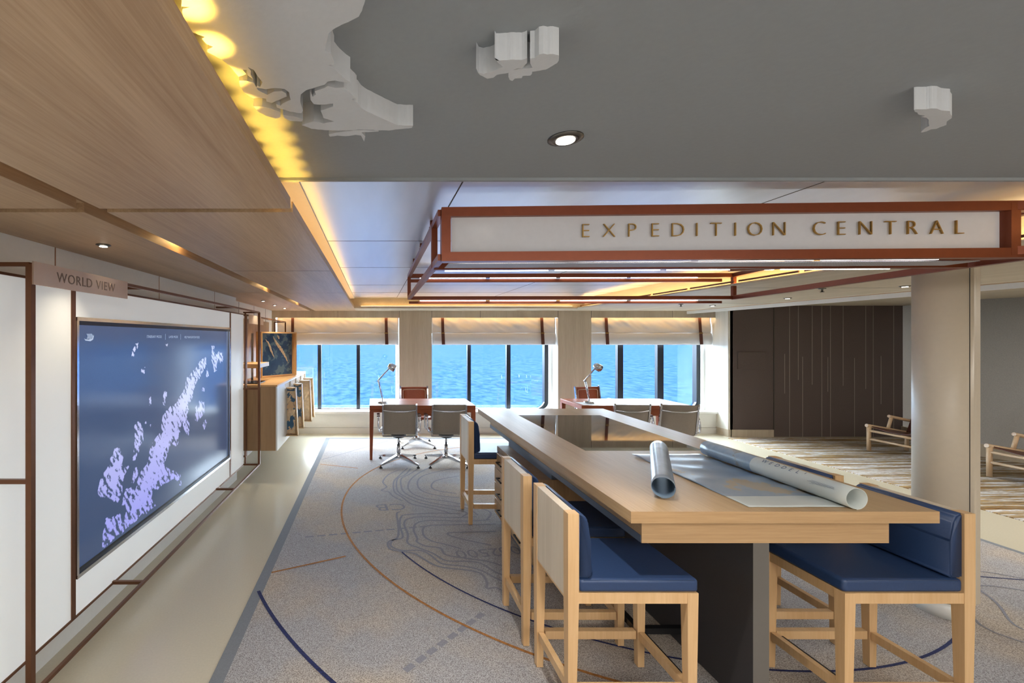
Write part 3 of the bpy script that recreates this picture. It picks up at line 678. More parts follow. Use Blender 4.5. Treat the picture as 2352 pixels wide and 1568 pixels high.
b = B(); box(b, 3.25, 5.45, -2.4, 7.88, ZS, ZS + .015); box(b, 3.38, 3.42, -2.4, 7.88, ZS + .03, ZC); box(b, 3.425, 6, -2.4, 7.88, ZC - .1, ZC - .001)
for y in (2.1, 4.3, 6.2): box(b, 3.25, 5.45, y - .003, y + .003, ZS - .0008, ZS, mi=1)
struct('ceiling', b, ['soffit_pale', 'seam'])
b = B(); box(b, 5.45, 5.47, -2.4, 7.88, ZS - .055, ZS + .03); struct('trim_3', b, 'white')
b = B(); box(b, 5.44, 5.45, -2.4, 7.88, ZS - .006, ZS + .01); struct('trim_4', b, 'oak')
b = B(); box(b, 5.47, 9.6, -2.4, 7.9, 2.2, 2.3); struct('ceiling', b, 'soffit_pale')
# cove lights
def strip(pts, mt, label, w=.03, seg=None, col=None):
    if len(pts) == 1:
        b = B(); p, q = pts[0]; zz = .015 if p[0] < -.3 or p[0] > 3 else .037; box(b, p[0], q[0], p[1], q[1], ZS + zz, ZS + zz + .006)
        return tag(mesh_obj('cove_light', b, mt), label, 'light', 'cove strip lights')
    r = thing('cove_light', label, 'light', (-.36, .5, ZS + .037), 'cove strip lights')
    b = B(); box(b, pts[0][0][0], pts[0][1][0], pts[0][0][1], pts[-1][1][1], ZS + .0152, ZS + .017); mesh_obj('mounting_strip', b, 'white', r)
    for p, q in pts: b = B(); box(b, -.375, -.318, p[1] - .042, p[1] - .038, ZS + .017, ZS + .030); mesh_obj('added_baffle', b, 'white', r)  # small dividers added between the modules to ripple the glow
    for p, q in pts: b = B(); box(b, p[0], q[0], p[1], q[1], ZS + .017, ZS + .022); mesh_obj('light_module', b, mt, r); ym = (p[1] + q[1]) / 2; sl_ = spot('cove_beam', (-.338, ym, ZS + .026), .5, (1, .58, .08), 60, .004, (-.322, ym, ZC))
strip([((-.345, -.2 + k * .11), (-.32, -.2 + k * .11 + .03)) for k in range(19)], 'warm_led', 'golden cove light hidden above the near wooden ceiling panel')
strip([((-.345, 1.85), (-.325, 7.2))], 'warm_led2', 'warm cove strip along the left edge of the metal ceiling')
strip([((-.2, 7.29), (3.2, 7.305))], 'warm_led2', 'warm cove strip along the window end of the metal ceiling')
strip([((3.30, .2), (3.33, 7.2))], 'cove_led', 'warm cove strip along the right edge of the metal ceiling')
b = B()
for y in np.arange(1.0, 7.2, .62): box(b, 3.262, 3.272, float(y), float(y) + .57, ZS + .026, ZS + .042)
struct('trim_5', b, 'bronze')
for i, y in enumerate((1.0, 2.45, 4.55, 6.45)):
    b = B(); box(b, -1.085, -1.03, y, y + .12, ZS + .055, ZS + .07)
    tag(mesh_obj('groove_light', b, 'warm_glow'), ('warm light in the ceiling groove nearest the camera', 'warm light in the ceiling groove above the big screen', 'warm light in the ceiling groove before the console', 'warm light in the ceiling groove nearest the windows')[i], 'light', 'ceiling groove lights')
# ceiling relief (the silhouette sits on one plane 6 cm below the plaster)
ZR = 2.242
def wob(P, a=3):
    out = []
    for i, p in enumerate(P):
        q = P[(i + 1) % len(P)]; out.append(p); n = int(math.dist(p, q) // 28)
        for k in range(1, min(n, 12)):
            t = k / n; out.append((p[0] + (q[0] - p[0]) * t + random.uniform(-a, a), p[1] + (q[1] - p[1]) * t + random.uniform(-a, a)))
    return out
def relief(P, s, ox, oy, t, name, label, cat='ceiling relief'):
    Q = [gp(ox + x / s, oy + y / s, ZR) for x, y in wob(P, 2.2)]
    # the small negative image-plane rows lie just above and behind the photographer's view
    b = B(); prism(b, Q, ZR, ZC + .002)
    es = [e for e in b.edges if all(abs(v.co.z - ZR) < 1e-4 for v in e.verts) and len(e.link_faces) == 2 and any(abs(f.normal.z) < .5 for f in e.link_faces)]
    return tag(mesh_obj(name, b, 'relief'), label, cat, 'white land reliefs on the ceiling')
Amain = [(-60,-3000),(40,-700),(60,-200),(70,0),(68,60),(145,65),(80,82),(75,110),(95,200),(140,290),(250,330),(285,345),(260,360),(300,410),(362,435),(310,460),(310,485),(380,520),(480,580),(540,640),(600,715),(640,703),(672,690),(640,650),(678,652),(684,700),(736,740),(712,690),(715,660),(685,625),(740,650),(770,700),(822,765),(800,810),(772,795),(765,815),(850,830),(940,820),(1030,830),(1070,860),(1085,930),(1010,965),(990,985),(950,970),(955,1000),(1080,1040),(1185,1055),(1200,1030),(1175,950),(1180,880),(1230,840),(1330,810),(1400,790),(1430,760),(1500,750),(1580,765),(1640,765),(1600,740),(1540,690),(1480,620),(1430,605),(1485,600),(1490,580),(1460,500),(1405,470),(1425,370),(1440,310),(1480,275),(1560,230),(1650,190),(1720,155),(1750,100),(1780,0),(1850,-200),(2000,-700),(2300,-3000)]
relief(Amain, 4.055, 400, 0, .06, 'continent_relief', 'largest white plaster landmass beside the golden cove light')
relief([(1265,850),(1290,900),(1320,880),(1310,850),(1400,820),(1430,800),(1500,820),(1580,815),(1640,860),(1700,920),(1655,920),(1670,940),(1710,960),(1740,1000),(1800,1040),(1900,1085),(2000,1130),(2080,1165),(2225,1170),(2215,1190),(2000,1215),(1740,1205),(1600,1215),(1440,1213),(1280,1200),(1190,1165),(1300,1130),(1390,1150),(1490,1130),(1390,1100),(1365,1030),(1440,1005),(1480,990),(1480,965),(1360,975),(1300,970),(1270,930)], 4.055, 400, 0, .06, 'island_relief', 'long pointed white island below the big ceiling landmass')
relief([(606,752),(680,754),(738,768),(780,838),(868,884),(930,853),(1005,848),(1040,868),(1050,900),(950,940),(910,960),(860,945),(855,920),(800,910),(740,915),(660,870),(612,800)], 4.055, 400, 0, .06, 'island_relief', 'white island between the landmass and the golden cove')
relief([(740,990),(820,992),(900,1010),(990,1045),(990,1090),(950,1105),(860,1080),(780,1040)], 4.055, 400, 0, .06, 'island_relief', 'lowest small white island touching the golden glow')
relief([(1015,1070),(1060,1080),(1110,1085),(1200,1110),(1195,1130),(1080,1125),(1020,1095)], 4.055, 400, 0, .06, 'island_relief', 'tiny flat white islet under the tip of the landmass')
relief([(1440,1255),(1450,1272),(1520,1262),(1600,1268),(1690,1255),(1740,1262),(1770,1318),(1780,1270),(1745,1232),(1905,1224),(1900,1216),(1700,1212),(1600,1222),(1500,1238)], 4.055, 400, 0, .06, 'island_relief', 'thin ragged white islet farthest below the landmass')
relief([(170,590),(190,640),(215,670),(300,712),(370,700),(410,668),(540,645),(600,612),(650,590),(700,595),(760,530),(762,470),(700,492),(600,488),(500,495),(440,500),(400,500),(385,470),(425,530),(480,575),(400,610),(330,640),(255,655),(200,640)], 5.057, 1060, 40, .06, 'island_relief', 'larger left block of the paired white islands on mid ceiling')
relief([(796,475),(797,530),(825,585),(820,630),(880,622),(980,605),(1060,560),(1110,530),(1130,500),(1130,440),(1060,425),(1000,430),(950,420),(900,430),(850,470)], 5.057, 1060, 40, .06, 'island_relief', 'right block of the paired white islands on mid ceiling')
relief([(545,650),(560,630),(600,612),(700,600),(825,585),(818,655),(800,675),(710,680),(700,705),(620,710),(590,738),(560,725),(545,690)], 5.057, 1060, 40, .06, 'island_relief', 'low tail piece under the paired white islands')
relief([(580,900),(600,945),(660,965),(670,1000),(715,1020),(830,1030),(760,1070),(860,1080),(912,1130),(910,1200),(925,1265),(840,1310),(735,1405),(760,1412),(860,1390),(960,1345),(1090,1330),(1180,1290),(1310,1245),(1320,1165),(1430,1090),(1435,1040),(1395,990),(1390,930),(1200,915),(1100,875),(980,870),(850,890),(720,890),(640,890)], 9.8, 2040, 160, .06, 'island_relief', 'single white island on the ceiling at the far right')
# downlights
def downlight(x, y, z, r, label, power, mt='lamp_glow', name='downlight', col=(1, .86, .66), group='round downlights'):
    o = thing(name, label, 'downlight', (x, y, z), group)
    b = B(); lathe(b, [(r, 0), (r, -.004), (r * .55, -.010), (r * .5, -.004)], (x, y, z)); mesh_obj('trim_ring', b, 'ring', o)
    b = B(); lathe(b, [(0.0001, -.013), (r * .52, -.011), (r * .52, -.006)], (x, y, z), 24); mesh_obj('lens', b, mt, o)
    if power: spot('downlight_beam', (x, y, z - .02), power, col)
downlight(.623, 1.47, ZC, .055, 'chrome ringed downlight on the grey plaster ceiling', 14, col=(1, .95, .88))
downlight(-1.384, 2.32, ZS, .035, 'small downlight in the wood ceiling beside the plaque', 2.2)
downlight(-1.40, 5.74, ZS, .03, 'downlight above the near end of the console', 7)
downlight(-1.415, 6.48, ZS, .03, 'middle downlight above the console', 7)
downlight(-1.40, 7.13, ZS, .03, 'downlight above the window end of the console', 7)
downlight(4.92, 6.57, ZS, .04, 'right hand ceiling downlight nearest the windows', 9, col=(1, .93, .82))
downlight(4.91, 5.37, ZS, .04, 'right hand ceiling downlight in the middle of the row', 9, col=(1, .93, .82))
downlight(4.86, 4.14, ZS, .04, 'right hand ceiling downlight beside the column', 9, col=(1, .93, .82))
for x, y, lab in ((4.29, 6.32, 'small ceiling sprinkler near the windows'), (4.30, 4.34, 'small ceiling sprinkler left of the column')):
    b = B(); lathe(b, [(.03, 0), (.028, -.006), (.008, -.008), (.008, -.03), (.016, -.032), (.016, -.036)], (x, y, ZS), 16)
    tag(mesh_obj('sprinkler', b, 'ring'), lab, 'sprinkler')

# ------------------------------------------------------------------ hanging sign frame
FL, FR, BL, BR = (.312, 2.09), (2.95, 1.985), (.33, 4.2), (3.3, 4.15)
zt, zb = 2.25, 2.003; hb = .042
can = thing('hanging_sign_frame', 'copper box frame hung from the ceiling with the EXPEDITION CENTRAL sign', 'sign', (1.6, 3.1, 2.0))
def kb(p, q, zp, zq=None, w=hb, h=None, mt='copper', nm='frame_bar'):
    b = B(); bar(b, (*p, zp), (*q, zp if zq is None else zq), w, h or w, up=(0, 0, 1)); return mesh_obj(nm, b, mt, can)
def lerp(p, q, t): return (p[0] + (q[0] - p[0]) * t, p[1] + (q[1] - p[1]) * t)
t_, zt0, zb0 = hb, zt - hb / 2, zb + hb / 2
kb(FL, FR, zt0); kb(FL, FR, zb0); kb(BL, BR, zt0, w=.036); kb(BL, BR, zb0, w=.03)
kb(FL, BL, zt0, w=.03); kb(FL, BL, zb0, w=.03); kb(FR, BR, zt0, w=.036); kb(FR, BR, zb0, w=.036)
kb((FL[0], FL[1] + .25), (FR[0], FR[1] + .28), zb0 - .004, w=.034); kb((BL[0], BL[1] + .02), (BR[0] - .1, BR[1] + .02), 1.984, w=.022); kb((BL[0], BL[1] + .02), (BR[0] - .1, BR[1] + .02), 2.185, w=.028)
def post(p, w=hb):
    b = B(); bar(b, (*p, zb + .01), (*p, zt - .01), w, w); mesh_obj('post', b, 'copper', can)
post((FL[0] + .02, FL[1])); post(lerp(FL, FR, .942)); post(FR); post(BL, .03); post(BR, .03); post((FL[0], FL[1] + .24), .03)
# far bay rails that cross to the right beyond the front corner
kb(lerp(FL, FR, .942), (3.6, 1.7), zb0 + .01, w=.036); kb(lerp(FL, FR, .942), (3.6, 1.7), zt0, w=.036)
kb((1.9, 2.42), (3.5, 1.78), zb0 + .0, w=.03)
def led(p, q, z):
    b = B(); n = 4
    for k in range(n):
        a, c = lerp(p, q, k / n + .004), lerp(p, q, (k + 1) / n - .012); bar(b, (*a, z), (*c, z), .009, .006)
    mesh_obj('light_tube', b, 'white_led', can)
led((.40, FL[1] + .045), (2.6, FR[1] + .08), zb0 - .012); led((.38, 2.47), (2.75, 2.39), 2.018); led((.42, 4.19), (3.0, 4.15), 2.207); led((.42, 4.19), (3.0, 4.15), 1.998)
b = B(); prism(b, [(.36, 2.17), (2.8, 2.09), (2.8, 2.22), (.36, 2.30)], zb + .004, zb + .007); mesh_obj('perforated_panel', b, 'perf', can)
# sign panel
d = (Vector(FR) - Vector(FL)).normalized(); ang = math.atan2(d.y, d.x)
pn = B(); p, q = lerp(FL, FR, .018), lerp(FL, FR, .928); bar(pn, (p[0], p[1] + .008, (zt + zb) / 2), (q[0], q[1] + .008, (zt + zb) / 2), .008, zt - zb - 2 * hb + .004)
M['sign_white'] = mat('sign_white', (204, 204, 208), .18)
panel = mesh_obj('sign_panel', pn, 'sign_white', can)
Mr = Matrix.Rotation(ang, 4, 'Z') @ Matrix.Rotation(PI / 2, 4, 'X')
def front_at(px):   # point of the sign plane seen at photo column px
    k = (px - CX) / F; a = Vector(FL); t = (k * a.y - a.x) / (d.x - k * d.y); return a + d * t
LX = dict(zip(range(17), (1343, 1397, 1449, 1502, 1554, 1598, 1642, 1686, 1731, 1786, 1878, 1928, 1984, 2041, 2090, 2147, 2198)))
for k, ch in enumerate('EXPEDITIONCENTRAL'):
    P = front_at(LX[k]); s = F / P.y; yc = 532 + (LX[k] - 1343) * (524 - 532) / (2198 - 1343)
    z = H + (CY - yc) / s
    b = B(); text_mesh(b, ch, .092, Matrix.Translation((P.x, P.y - .006, z)) @ Mr, .004, off=-.0022)
    bmesh.ops.recalc_face_normals(b, faces=b.faces); o = mesh_obj('letter', b, 'brass', panel)
for x, y in ((.32, 2.5), (.325, 3.1), (.33, 3.7), (3.1, 3.0)):
    b = B(); tube(b, [(x, y, zt - .01), (x, y, ZC)], .009, 10); tube(b, [(x, y, zt), (x, y, zt + .015)], .014, 10); mesh_obj('ceiling_stud', b, 'copper', can)

# ------------------------------------------------------------------ map table
TX0, TX1, TY0, TY1 = 1.056, 2.322, 1.857, 4.585
tb = thing('map_table', 'long pale oak map table with an inset dark glass screen', 'table', (1.69, 3.2, 0))
b = B()
gx0, gx1, gy0, gy1 = 1.34, 2.095, 2.865, 4.19
for a in ((TX0, gx0, TY0, TY1), (gx1, TX1, TY0, TY1), (gx0, gx1, TY0, gy0), (gx0, gx1, gy1, TY1)): box(b, a[0], a[1], a[2], a[3], .892, .94)
b.normal_update()
for f in b.faces:
    if abs(f.normal.y) > .9: f.material_index = 1
mesh_obj('tabletop', b, ['oak', 'oak_x'], tb)
b = B(); box(b, TX0 + .1, TX1 - .1, TY0 + .095, TY1 - .1, .768, .892); mesh_obj('apron', b, 'oak_x', tb)
b = B(); box(b, TX0 + .098, TX0 + .1, TY0 + .1, TY1 - .1, .768, .80); mesh_obj('apron_edge', b, 'slate', tb)
b = B(); box(b, gx0, gx1, gy0, gy1, .90, .9402); mesh_obj('glass_screen', b, 'glass_top', tb)
b = B(); box(b, 1.646, 1.715, 1.965, 3.08, 0.009, .768); box(b, 1.646, 1.715, 1.963, 1.965, .009, .768, mi=1); mesh_obj('pedestal', b, ['charcoal', 'charcoal_edge'], tb)
b = B(); box(b, 1.215, 2.16, 3.09, 4.07, .687, .768); mesh_obj('core_box', b, 'slate', tb)
for x in (1.36, 2.03):
    b = B(); bar(b, (x, 1.9, .15), (x, 3.08, .15), .03, .03); mesh_obj('foot_rail', b, 'black', tb)
for y in (2.35, 2.75):
    b = B(); bar(b, (1.36, y, .14), (2.03, y, .14), .03, .03); mesh_obj('rail_bracket', b, 'black', tb)
b = B(); box(b, 1.11, 2.27, 3.08, 4.07, .09, .687, .002); mesh_obj('cabinet_body', b, 'cab_wood', tb)
b = B(); box(b, 1.14, 2.24, 3.1, 4.05, .009, .09); mesh_obj('plinth', b, 'slate', tb)
for cy0, cy1 in ((3.59, 4.06), (3.09, 3.58)):
    for k in range(4):
        z0 = .10 + k * .137; b = B(); box(b, 1.085, 1.109, cy0, cy1, z0, z0 + .131, .002); dr = mesh_obj('drawer', b, 'oak', tb)
        b = B(); zc_ = z0 + .075; ym = (cy0 + cy1) / 2
        bar(b, (1.055, ym - .07, zc_), (1.055, ym + .07, zc_), .01, .01)
        for s in (-.065, .065): bar(b, (1.055, ym + s, zc_), (1.086, ym + s, zc_), .01, .01)
        mesh_obj('handle', b, 'black', dr)

# charts on the table
ch = thing('sea_chart', 'part unrolled glossy sea chart lying on the oak table', 'chart', (1.8, 2.3, .94))
def sheet(u, v):
    x = 1.578 + (1.99 - 1.578) * u; y = 1.903 + .86 * v
    return Vector((x, y, .9415 + .006 * max(0, noise.noise(Vector((x * 6, y * 9, 2)))) + .004 * u * math.sin(v * 17) ** 2))
b = B(); grid_plate(b, sheet, 24, 40, lambda u, v: Vector((0, 0, .0006)))
for f in b.faces:
    if f.calc_center_median().y < 2.03: f.material_index = 1
mesh_obj('sheet', b, ['chart', 'chart_pale'], ch)
def roll(bm, p, q, r, mi_out, mi_in, z, turns=1.15, a0=-90, n=40, split=None):
    p = Vector((*p, z)); q = Vector((*q, z)); d = (q - p).normalized(); s = d.cross(Vector((0, 0, 1))).normalized(); up = Vector((0, 0, 1)); rows = []
    segs = 14
    for j in range(segs + 1):
        c = p + (q - p) * (j / segs); row = []
        for k in range(n + 1):
            a = math.radians(a0) + 2 * PI * turns * k / n; rr = r * (1 - .06 * k / n)
            row.append((c + (s * math.cos(a) + up * math.sin(a)) * rr, c + (s * math.cos(a) + up * math.sin(a)) * (rr - .0012)))
        rows.append(row)
    O = [[bm.verts.new(x[0]) for x in row] for row in rows]; I = [[bm.verts.new(x[1]) for x in row] for row in rows]
    for j in range(segs):
        for k in range(n):
            f = bm.faces.new((O[j][k], O[j][k + 1], O[j + 1][k + 1], O[j + 1][k])); f.smooth = True
            f.material_index = (mi_out if split is None or (j / segs) > split else split_m)
            f = bm.faces.new((I[j][k + 1], I[j][k], I[j + 1][k], I[j + 1][k + 1])); f.smooth = True; f.material_index = mi_in
    for j in (0, segs):
        for k in range(n): bm.faces.new((O[j][k], O[j][k + 1], I[j][k + 1], I[j][k])).material_index = mi_in
split_m = 1
b = B(); roll(b, (2.0, 1.874), (2.022, 2.745), .045, 0, 2, .986, a0=-90, split=.5)
ro = mesh_obj('rolled_edge', b, ['chart_roll', 'chart_pale', 'chart_pale'], ch)
b = B()
for k, c_ in enumerate('WEDDELL'):
    y = 2.30 - k * .036; a = math.radians(122); x = 2.011 + .0462 * math.cos(a); z = .986 + .0462 * math.sin(a)
    text_mesh(b, c_, .03, Matrix.Translation((x, y, z)) @ Matrix.Rotation(-math.radians(32), 4, 'Y') @ Matrix.Rotation(-PI / 2, 4, 'Z'), 0)
for k in range(6):
    a = math.radians(150); x = 2.003 + .046 * math.cos(a); box(b, x - .0006, x + .0006, 1.93, 2.05 - .01 * (k % 3), .995 + .004 * k, .9955 + .004 * k)
mesh_obj('chart_lettering', b, 'ink', ch)
r2 = thing('chart_roll', 'tightly rolled silvery chart lying free across the table', 'chart', (1.5, 2.4, .94))
b = B(); roll(b, (1.273, 1.99), (1.70, 2.70), .047, 0, 1, .995, a0=-100, turns=1.3)
mesh_obj('roll', b, ['foil', 'roll_in'], r2)

# ------------------------------------------------------------------ counter stools
def make_stool():
    r = thing('counter_stool', '', 'stool'); w = .41; hw = w / 2; t = .046; D = .545
    for s in (-1, 1):
        b = B(); y = s * (hw - t / 2); bar(b, (t / 2, y, .55), (t / 2, y, .915), t, t); bar(b, (t / 2, y, .55), (t / 2 - .004, y, .006), t, t, w2=.032, h2=.032)
        mesh_obj('leg', b, 'stool_wood', r)
        b = B(); bar(b, (D - t / 2, y, .583), (D - t / 2 + .002, y, .006), t, t, w2=.032, h2=.032); mesh_obj('leg', b, 'stool_wood', r)
    b = B(); box(b, .003, t - .006, -hw + t, hw - t, .55, .913); mesh_obj('back_panel', b, 'stool_panel', r)
    b = B()
    for s in (-1, 1): y = s * (hw - t / 2); box(b, t, D - t, y - t / 2 + .002, y + t / 2 - .002, .539, .583)
    box(b, D - t + .004, D - .004, -hw + t, hw - t, .539, .583); box(b, .004, t - .004, -hw + t, hw - t, .539, .55)
    mesh_obj('seat_frame', b, 'stool_wood', r)
    for y in (-hw + t / 2, hw - t / 2):
        b = B(); bar(b, (t, y, .165), (D - t, y, .165), .03, .04); mesh_obj('stretcher', b, 'stool_wood', r)
    for x in (t / 2, D - t / 2):
        b = B(); bar(b, (x, -hw + t, .165), (x, hw - t, .165), .026, .04); mesh_obj('stretcher', b, 'stool_wood', r)
    b = B(); box(b, t + .002, D + .003, -hw + .002, hw - .002, .584, .64, .014); sc = mesh_obj('seat_cushion', b, 'navy', r)
    b = B()
    for s in (-1, 1): tube(b, [(t + .02, s * (hw - .006), .634), (D - .012, s * (hw - .006), .634)], .0022, 6)
    mesh_obj('piping', b, 'piping', sc)
    b = B(); prof = [(t, .645), (t + .050, .642), (t + .058, .66), (t + .052, .80), (t + .042, .88), (t + .028, .905), (t + .008, .914), (t, .914)]
    A = [b.verts.new((x, -hw + .004, z)) for x, z in prof]; C = [b.verts.new((x, hw - .004, z)) for x, z in prof]; n = len(prof)
    b.faces.new(A[::-1]); b.faces.new(C); sd = []
    for k in range(n): sd.append(b.faces.new((A[k], A[(k + 1) % n], C[(k + 1) % n], C[k])))
    rr = bmesh.ops.bevel(b, geom=[e for e in b.edges], offset=.007, segments=3, affect='EDGES')
    for f in b.faces: f.smooth = True
    mesh_obj('back_cushion', b, 'navy', r)
    return r
st = make_stool()
SP = [(.812, 2.095, 0, 'nearest navy leather counter stool on the left side of the map table'),
      (.797, 2.615, 0, 'navy counter stool just behind the nearest left one, back to the aisle'),
      (.838, 4.19, 0, 'navy counter stool at the far left end of the map table beside the drawers'),
      (2.513, 2.095, PI, 'nearest navy leather counter stool on the right side of the map table'),
      (2.508, 2.62, PI, 'farther navy counter stool on the right side, mostly hidden by the tabletop')]
for i, (x, y, rz, lab) in enumerate(SP):
    o = st if i == 0 else copy_tree(st); o.location = (x, y, .003); o.rotation_euler = (0, 0, rz)
    tag(o, lab, 'stool', 'counter stools around the map table')

# ------------------------------------------------------------------ desks
def make_desk(x0, x1, lab):
    y0, y1 = 6.11, 6.82; r = thing('desk', lab, 'desk', ((x0 + x1) / 2, 6.46, 0), 'writing desks by the windows')
    b = B(); box(b, x0, x1, y0, y1, .69, .745, .004); mesh_obj('desktop', b, 'desk', r)
    for x in (x0 + .03, x1 - .03):
        for y in (y0 + .03, y1 - .03):
            b = B(); s = -1 if x < (x0 + x1) / 2 else 1; bar(b, (x, y, .69), (x + s * .008, y, .009), .058, .058, w2=.036, h2=.036); mesh_obj('leg', b, 'desk_leg', r)
    b = B(); xm = (x0 + x1) / 2; box(b, xm - .3, xm + .3, y0 + .03, y1 - .05, .6, .69); mesh_obj('drawer', b, 'desk', r)
    b = B(); box(b, x0 + .05, x1 - .05, y0 + .012, y0 + .03, .65, .69); mesh_obj('apron', b, 'desk', r)
    return r
make_desk(-.055, 1.378, 'cherry wood desk with tapered legs before the left window')
make_desk(2.81, 4.30, 'cherry wood desk before the right window behind the map table')

def make_office(seatm, padm):
    r = thing('office_chair', '', 'chair'); w = .40
    prof = smooth_line([Vector(p) for p in ((-.275, .815), (-.262, .80), (-.245, .70), (-.225, .60), (-.215, .52), (-.195, .45), (-.14, .425), (0, .43), (.12, .44), (.19, .432), (.215, .41))], 5)
    def sl(u, v):
        p = prof[min(int(u * (len(prof) - 1) + .5), len(prof) - 1)]; return Vector(((v - .5) * w, p.x, p.y))
    def th(u, v):
        i = min(int(u * (len(prof) - 1) + .5), len(prof) - 1); a = prof[max(i - 1, 0)]; c = prof[min(i + 1, len(prof) - 1)]; d = (c - a).normalized(); return Vector((0, d.y, -d.x)) * .014
    b = B(); grid_plate(b, sl, len(prof) - 1, 4, th); sling = mesh_obj('sling_seat', b, seatm, r)
    if seatm == 'leather':
        b = B(); tube(b, smooth_line([Vector(p) for p in ((-.17, -.226, .56), (-.175, -.245, .74), (-.15, -.252, .775), (0, -.252, .78), (.15, -.252, .775), (.175, -.245, .74), (.17, -.226, .56))], 4), .004, 6); mesh_obj('piping', b, 'stool_panel', sling)
    for s in (-1, 1):
        b = B(); x = s * (w / 2 + .012)
        bm_pts = [Vector((x, p.x - .004, p.y)) for p in prof[::2]]
        for p, q in zip(bm_pts, bm_pts[1:]): bar(b, p, q, .02, .028)
        mesh_obj('side_rail', b, 'chrome', r)
        b = B(); tube(b, smooth_line([Vector(p) for p in ((x, -.19, .46), (x + s * .05, -.19, .47), (x + s * .055, -.17, .60), (x + s * .055, -.13, .635), (x + s * .055, .06, .63), (x + s * .055, .12, .60), (x + s * .05, .10, .45), (x, .10, .43))], 4), .011, 8)
        ar = mesh_obj('armrest', b, 'chrome', r)
        b = B(); box(b, min(x + s * .035, x + s * .075), max(x + s * .035, x + s * .075), -.13, .07, .635, .655, .006); mesh_obj('arm_pad', b, padm, ar)
    for z, y in ((.735, -.272), ):
        b = B(); tube(b, smooth_line([Vector((-w / 2 - .01, y + .01, z + .01)), Vector((-w / 4, y - .018, z - .004)), Vector((0, y - .024, z - .006)), Vector((w / 4, y - .018, z - .004)), Vector((w / 2 + .01, y + .01, z + .01))], 4), .012, 8); mesh_obj('back_brace', b, 'chrome', r)
    b = B(); bar(b, (-w / 2 - .01, -.12, .385), (w / 2 + .01, -.12, .385), .022, .016); bar(b, (-w / 2 - .01, .08, .395), (w / 2 + .01, .08, .395), .022, .016)
    for s in (-1, 1): bar(b, (s * (w / 2 + .008), -.12, .385), (s * (w / 2 + .008), -.14, .425), .016); bar(b, (s * (w / 2 + .008), .08, .395), (s * (w / 2 + .008), .08, .435), .016)
    mesh_obj('seat_brace', b, 'chrome', r)
    b = B(); lathe(b, [(.03, .335), (.075, .35), (.1, .375), (.1, .405), (.001, .41)], n=20); mesh_obj('tilt_unit', b, 'black', r)
    b = B(); tube(b, [(0, 0, .10), (0, 0, .26)], .026, 16); tube(b, [(0, 0, .26), (0, 0, .345)], .014, 12); lathe(b, [(.045, .075), (.05, .10), (.03, .13), (.026, .14)], n=16); mesh_obj('gas_column', b, 'chrome', r)
    for k in range(4):
        a = PI / 4 + k * PI / 2; c, s = math.cos(a), math.sin(a); b = B()
        bar(b, (.03 * c, .03 * s, .10), (.345 * c, .345 * s, .045), .042, .045, w2=.026, h2=.018); l_ = mesh_obj('base_leg', b, 'chrome', r)
        b = B(); lathe(b, [(.008, .04), (.008, .022), (.02, .016), (.022, .0062), (.001, .006)], (.335 * c, .335 * s, 0), 12); mesh_obj('glide', b, 'black', l_)
    return r
oc = make_office('mesh_grey', 'leather_dark')
G = [(.33, 5.97, 0, 'grey mesh office chair on the left in front of the left desk'), (.956, 5.97, 0, 'grey mesh office chair at the left desk, right of its pair'),
     (3.27, 5.95, -.08, 'grey mesh office chair on the left in front of the right desk'), (3.88, 5.93, -.18, 'grey mesh office chair at the right desk, nearer the dark wall')]
for i, (x, y, rz, lab) in enumerate(G):
    o = oc if i == 0 else copy_tree(oc); o.location = (x, y, .003); o.rotation_euler = (0, 0, rz); tag(o, lab, 'chair', 'grey office chairs')
ol = make_office('leather', 'leather_dark')
for i, (x, y, rz, lab) in enumerate(((.66, 6.98, PI + .05, 'tan leather office chair behind the left desk'), (3.48, 7.0, PI + .22, 'tan leather office chair behind the right desk'))):
    o = ol if i == 0 else copy_tree(ol); o.location = (x, y, .003); o.rotation_euler = (0, 0, rz); o.scale = (1.02, 1, 1.07); tag(o, lab, 'chair', 'tan leather office chairs')

def make_lamp():
    r = thing('desk_lamp', '', 'lamp'); Z = 0
    b = B(); lathe(b, [(.068, 0), (.07, .012), (.06, .022), (.012, .026)], n=28); mesh_obj('base', b, 'chrome', r)
    b = B(); tube(b, [(0, 0, .02), (0, 0, .07)], .009, 10); tube(b, [(-.004, 0, .07), (-.058, 0, .31)], .010, 10); tube(b, [(.008, 0, .09), (-.04, 0, .30)], .003, 6); mesh_obj('lower_arm', b, 'chrome', r)
    b = B(); tube(b, [(-.075, 0, .30), (.085, 0, .475)], .010, 10); tube(b, [(-.058, -.015, .31), (-.058, .015, .31)], .014, 12); mesh_obj('upper_arm', b, 'chrome', r)
    b = B(); lathe(b, [(.006, .06), (.03, .055), (.048, .03), (.05, 0), (.052, -.045), (.049, -.045), (.045, 0), (.02, .04)], n=24)
    bmesh.ops.rotate(b, verts=b.verts, cent=(0, 0, 0), matrix=Matrix.Rotation(math.radians(-62), 3, 'Y')); bmesh.ops.translate(b, verts=b.verts, vec=(.135, 0, .50))
    hd = mesh_obj('shade', b, 'chrome', r)
    b = B(); tube(b, [(.085, 0, .475), (.075, 0, .51), (.10, 0, .525)], .005, 8); mesh_obj('shade_bracket', b, 'chrome', hd)
    return r
lm = make_lamp()
for i, (x, y, rz, lab) in enumerate(((.125, 6.35, 0, 'chrome swing arm desk lamp on the left desk'), (3.02, 6.35, .15, 'chrome swing arm desk lamp on the right desk'))):
    o = lm if i == 0 else copy_tree(lm); o.location = (x, y, .7465); o.rotation_euler = (0, 0, rz); tag(o, lab, 'lamp', 'desk lamps')
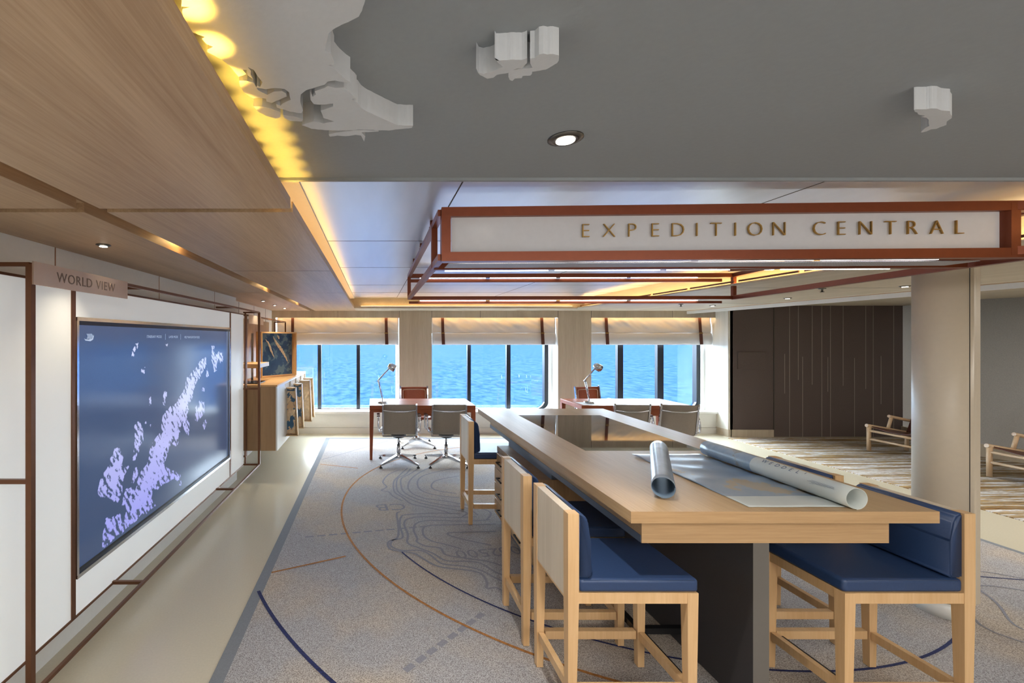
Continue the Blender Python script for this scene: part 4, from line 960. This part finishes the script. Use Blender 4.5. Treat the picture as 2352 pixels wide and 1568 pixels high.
for x0, x1, lab in ((-.03, .29, 'white sheet of paper under the lamp on the left desk'), (2.86, 3.06, 'white sheet of paper under the lamp on the right desk')):
    b = B(); box(b, x0, x1, 6.16, 6.42, .7453, .7464); tag(mesh_obj('paper_sheet', b, 'paper'), lab, 'paper')

# ------------------------------------------------------------------ column
cl = thing('column', 'round cream painted column beside the right hand stools', 'column', (3.443, 2.733, 0))
b = B(); R = .1225; P = [(3.435 + R * math.cos(a), 2.733 + R * math.sin(a)) for a in [math.radians(x) for x in range(-38, 249, 8)]]
b2 = [(3.435 + R * math.cos(math.radians(k)), 2.733 + R * math.sin(math.radians(k))) for k in range(40, 311, 6)]
poly = b2 + [(3.545, 2.645), (3.558, 2.70), (3.55, 2.81)]
prism(b, poly, .10, 2.14)
for f in b.faces:
    if abs(f.normal.z) < .5: f.smooth = False
mesh_obj('shaft', b, 'column', cl)
for f in cl.children[0].data.polygons: f.use_smooth = abs(f.normal.z) < .5 and f.center.x < .02
b = B(); lathe(b, [(.115, .006), (.115, .10)], (3.435, 2.733, 0), 48); mesh_obj('plinth', b, 'white', cl)
b = B(); bar(b, (3.437, 2.612, .1), (3.437, 2.612, 2.13), .005, .005); mesh_obj('joint', b, 'seam', cl)

# ------------------------------------------------------------------ lounge chairs
def make_lounge():
    r = thing('lounge_chair', '', 'chair'); 
    for y in (0, -.62):
        b = B(); tube(b, [(0, y, .008), (0, y, .37)], [.024, .026], 14); mesh_obj('front_leg', b, 'lounge_wood', r)
        b = B(); tube(b, [(-.035, y, .375), (.55, y, .27)], .024, 14); mesh_obj('side_rail', b, 'lounge_wood', r)
        b = B(); tube(b, [(.55, y, .008), (.55, y, .27)], .022, 12); mesh_obj('rear_leg', b, 'lounge_wood', r)
        b = B(); tube(b, [(.27, y - .0, .30), (.33, y, .5)], .02, 12); tube(b, [(.29, y, .51), (.66, y, .43)], .021, 12); mesh_obj('arm', b, 'lounge_wood', r)
    for z in (.30, .18):
        b = B(); tube(b, [(0, 0, z), (0, -.62, z)], [.016, .016], 10); mesh_obj('front_rod', b, 'lounge_wood', r)
    b = B(); grid_plate(b, lambda u, v: Vector((.02 + .5 * u, -.02 - .58 * v, .37 - .09 * u - .045 * math.sin(PI * v))), 8, 12, lambda u, v: Vector((0, 0, -.008))); mesh_obj('leather_seat', b, 'leather_dark', r)
    b = B(); grid_plate(b, lambda u, v: Vector((.52 + .14 * u, -.02 - .58 * v, .28 + .40 * u)), 6, 6, lambda u, v: Vector((.008, 0, 0))); mesh_obj('leather_back', b, 'leather_dark', r)
    return r
lg = make_lounge()
for i, (x, y, lab) in enumerate(((7.22, 6.60, 'low wooden lounge chair with leather sling, left of the column'), (7.29, 5.36, 'low wooden lounge chair with leather sling at the right edge'))):
    o = lg if i == 0 else copy_tree(lg); o.location = (x, y, .008); tag(o, lab, 'chair', 'lounge chairs')
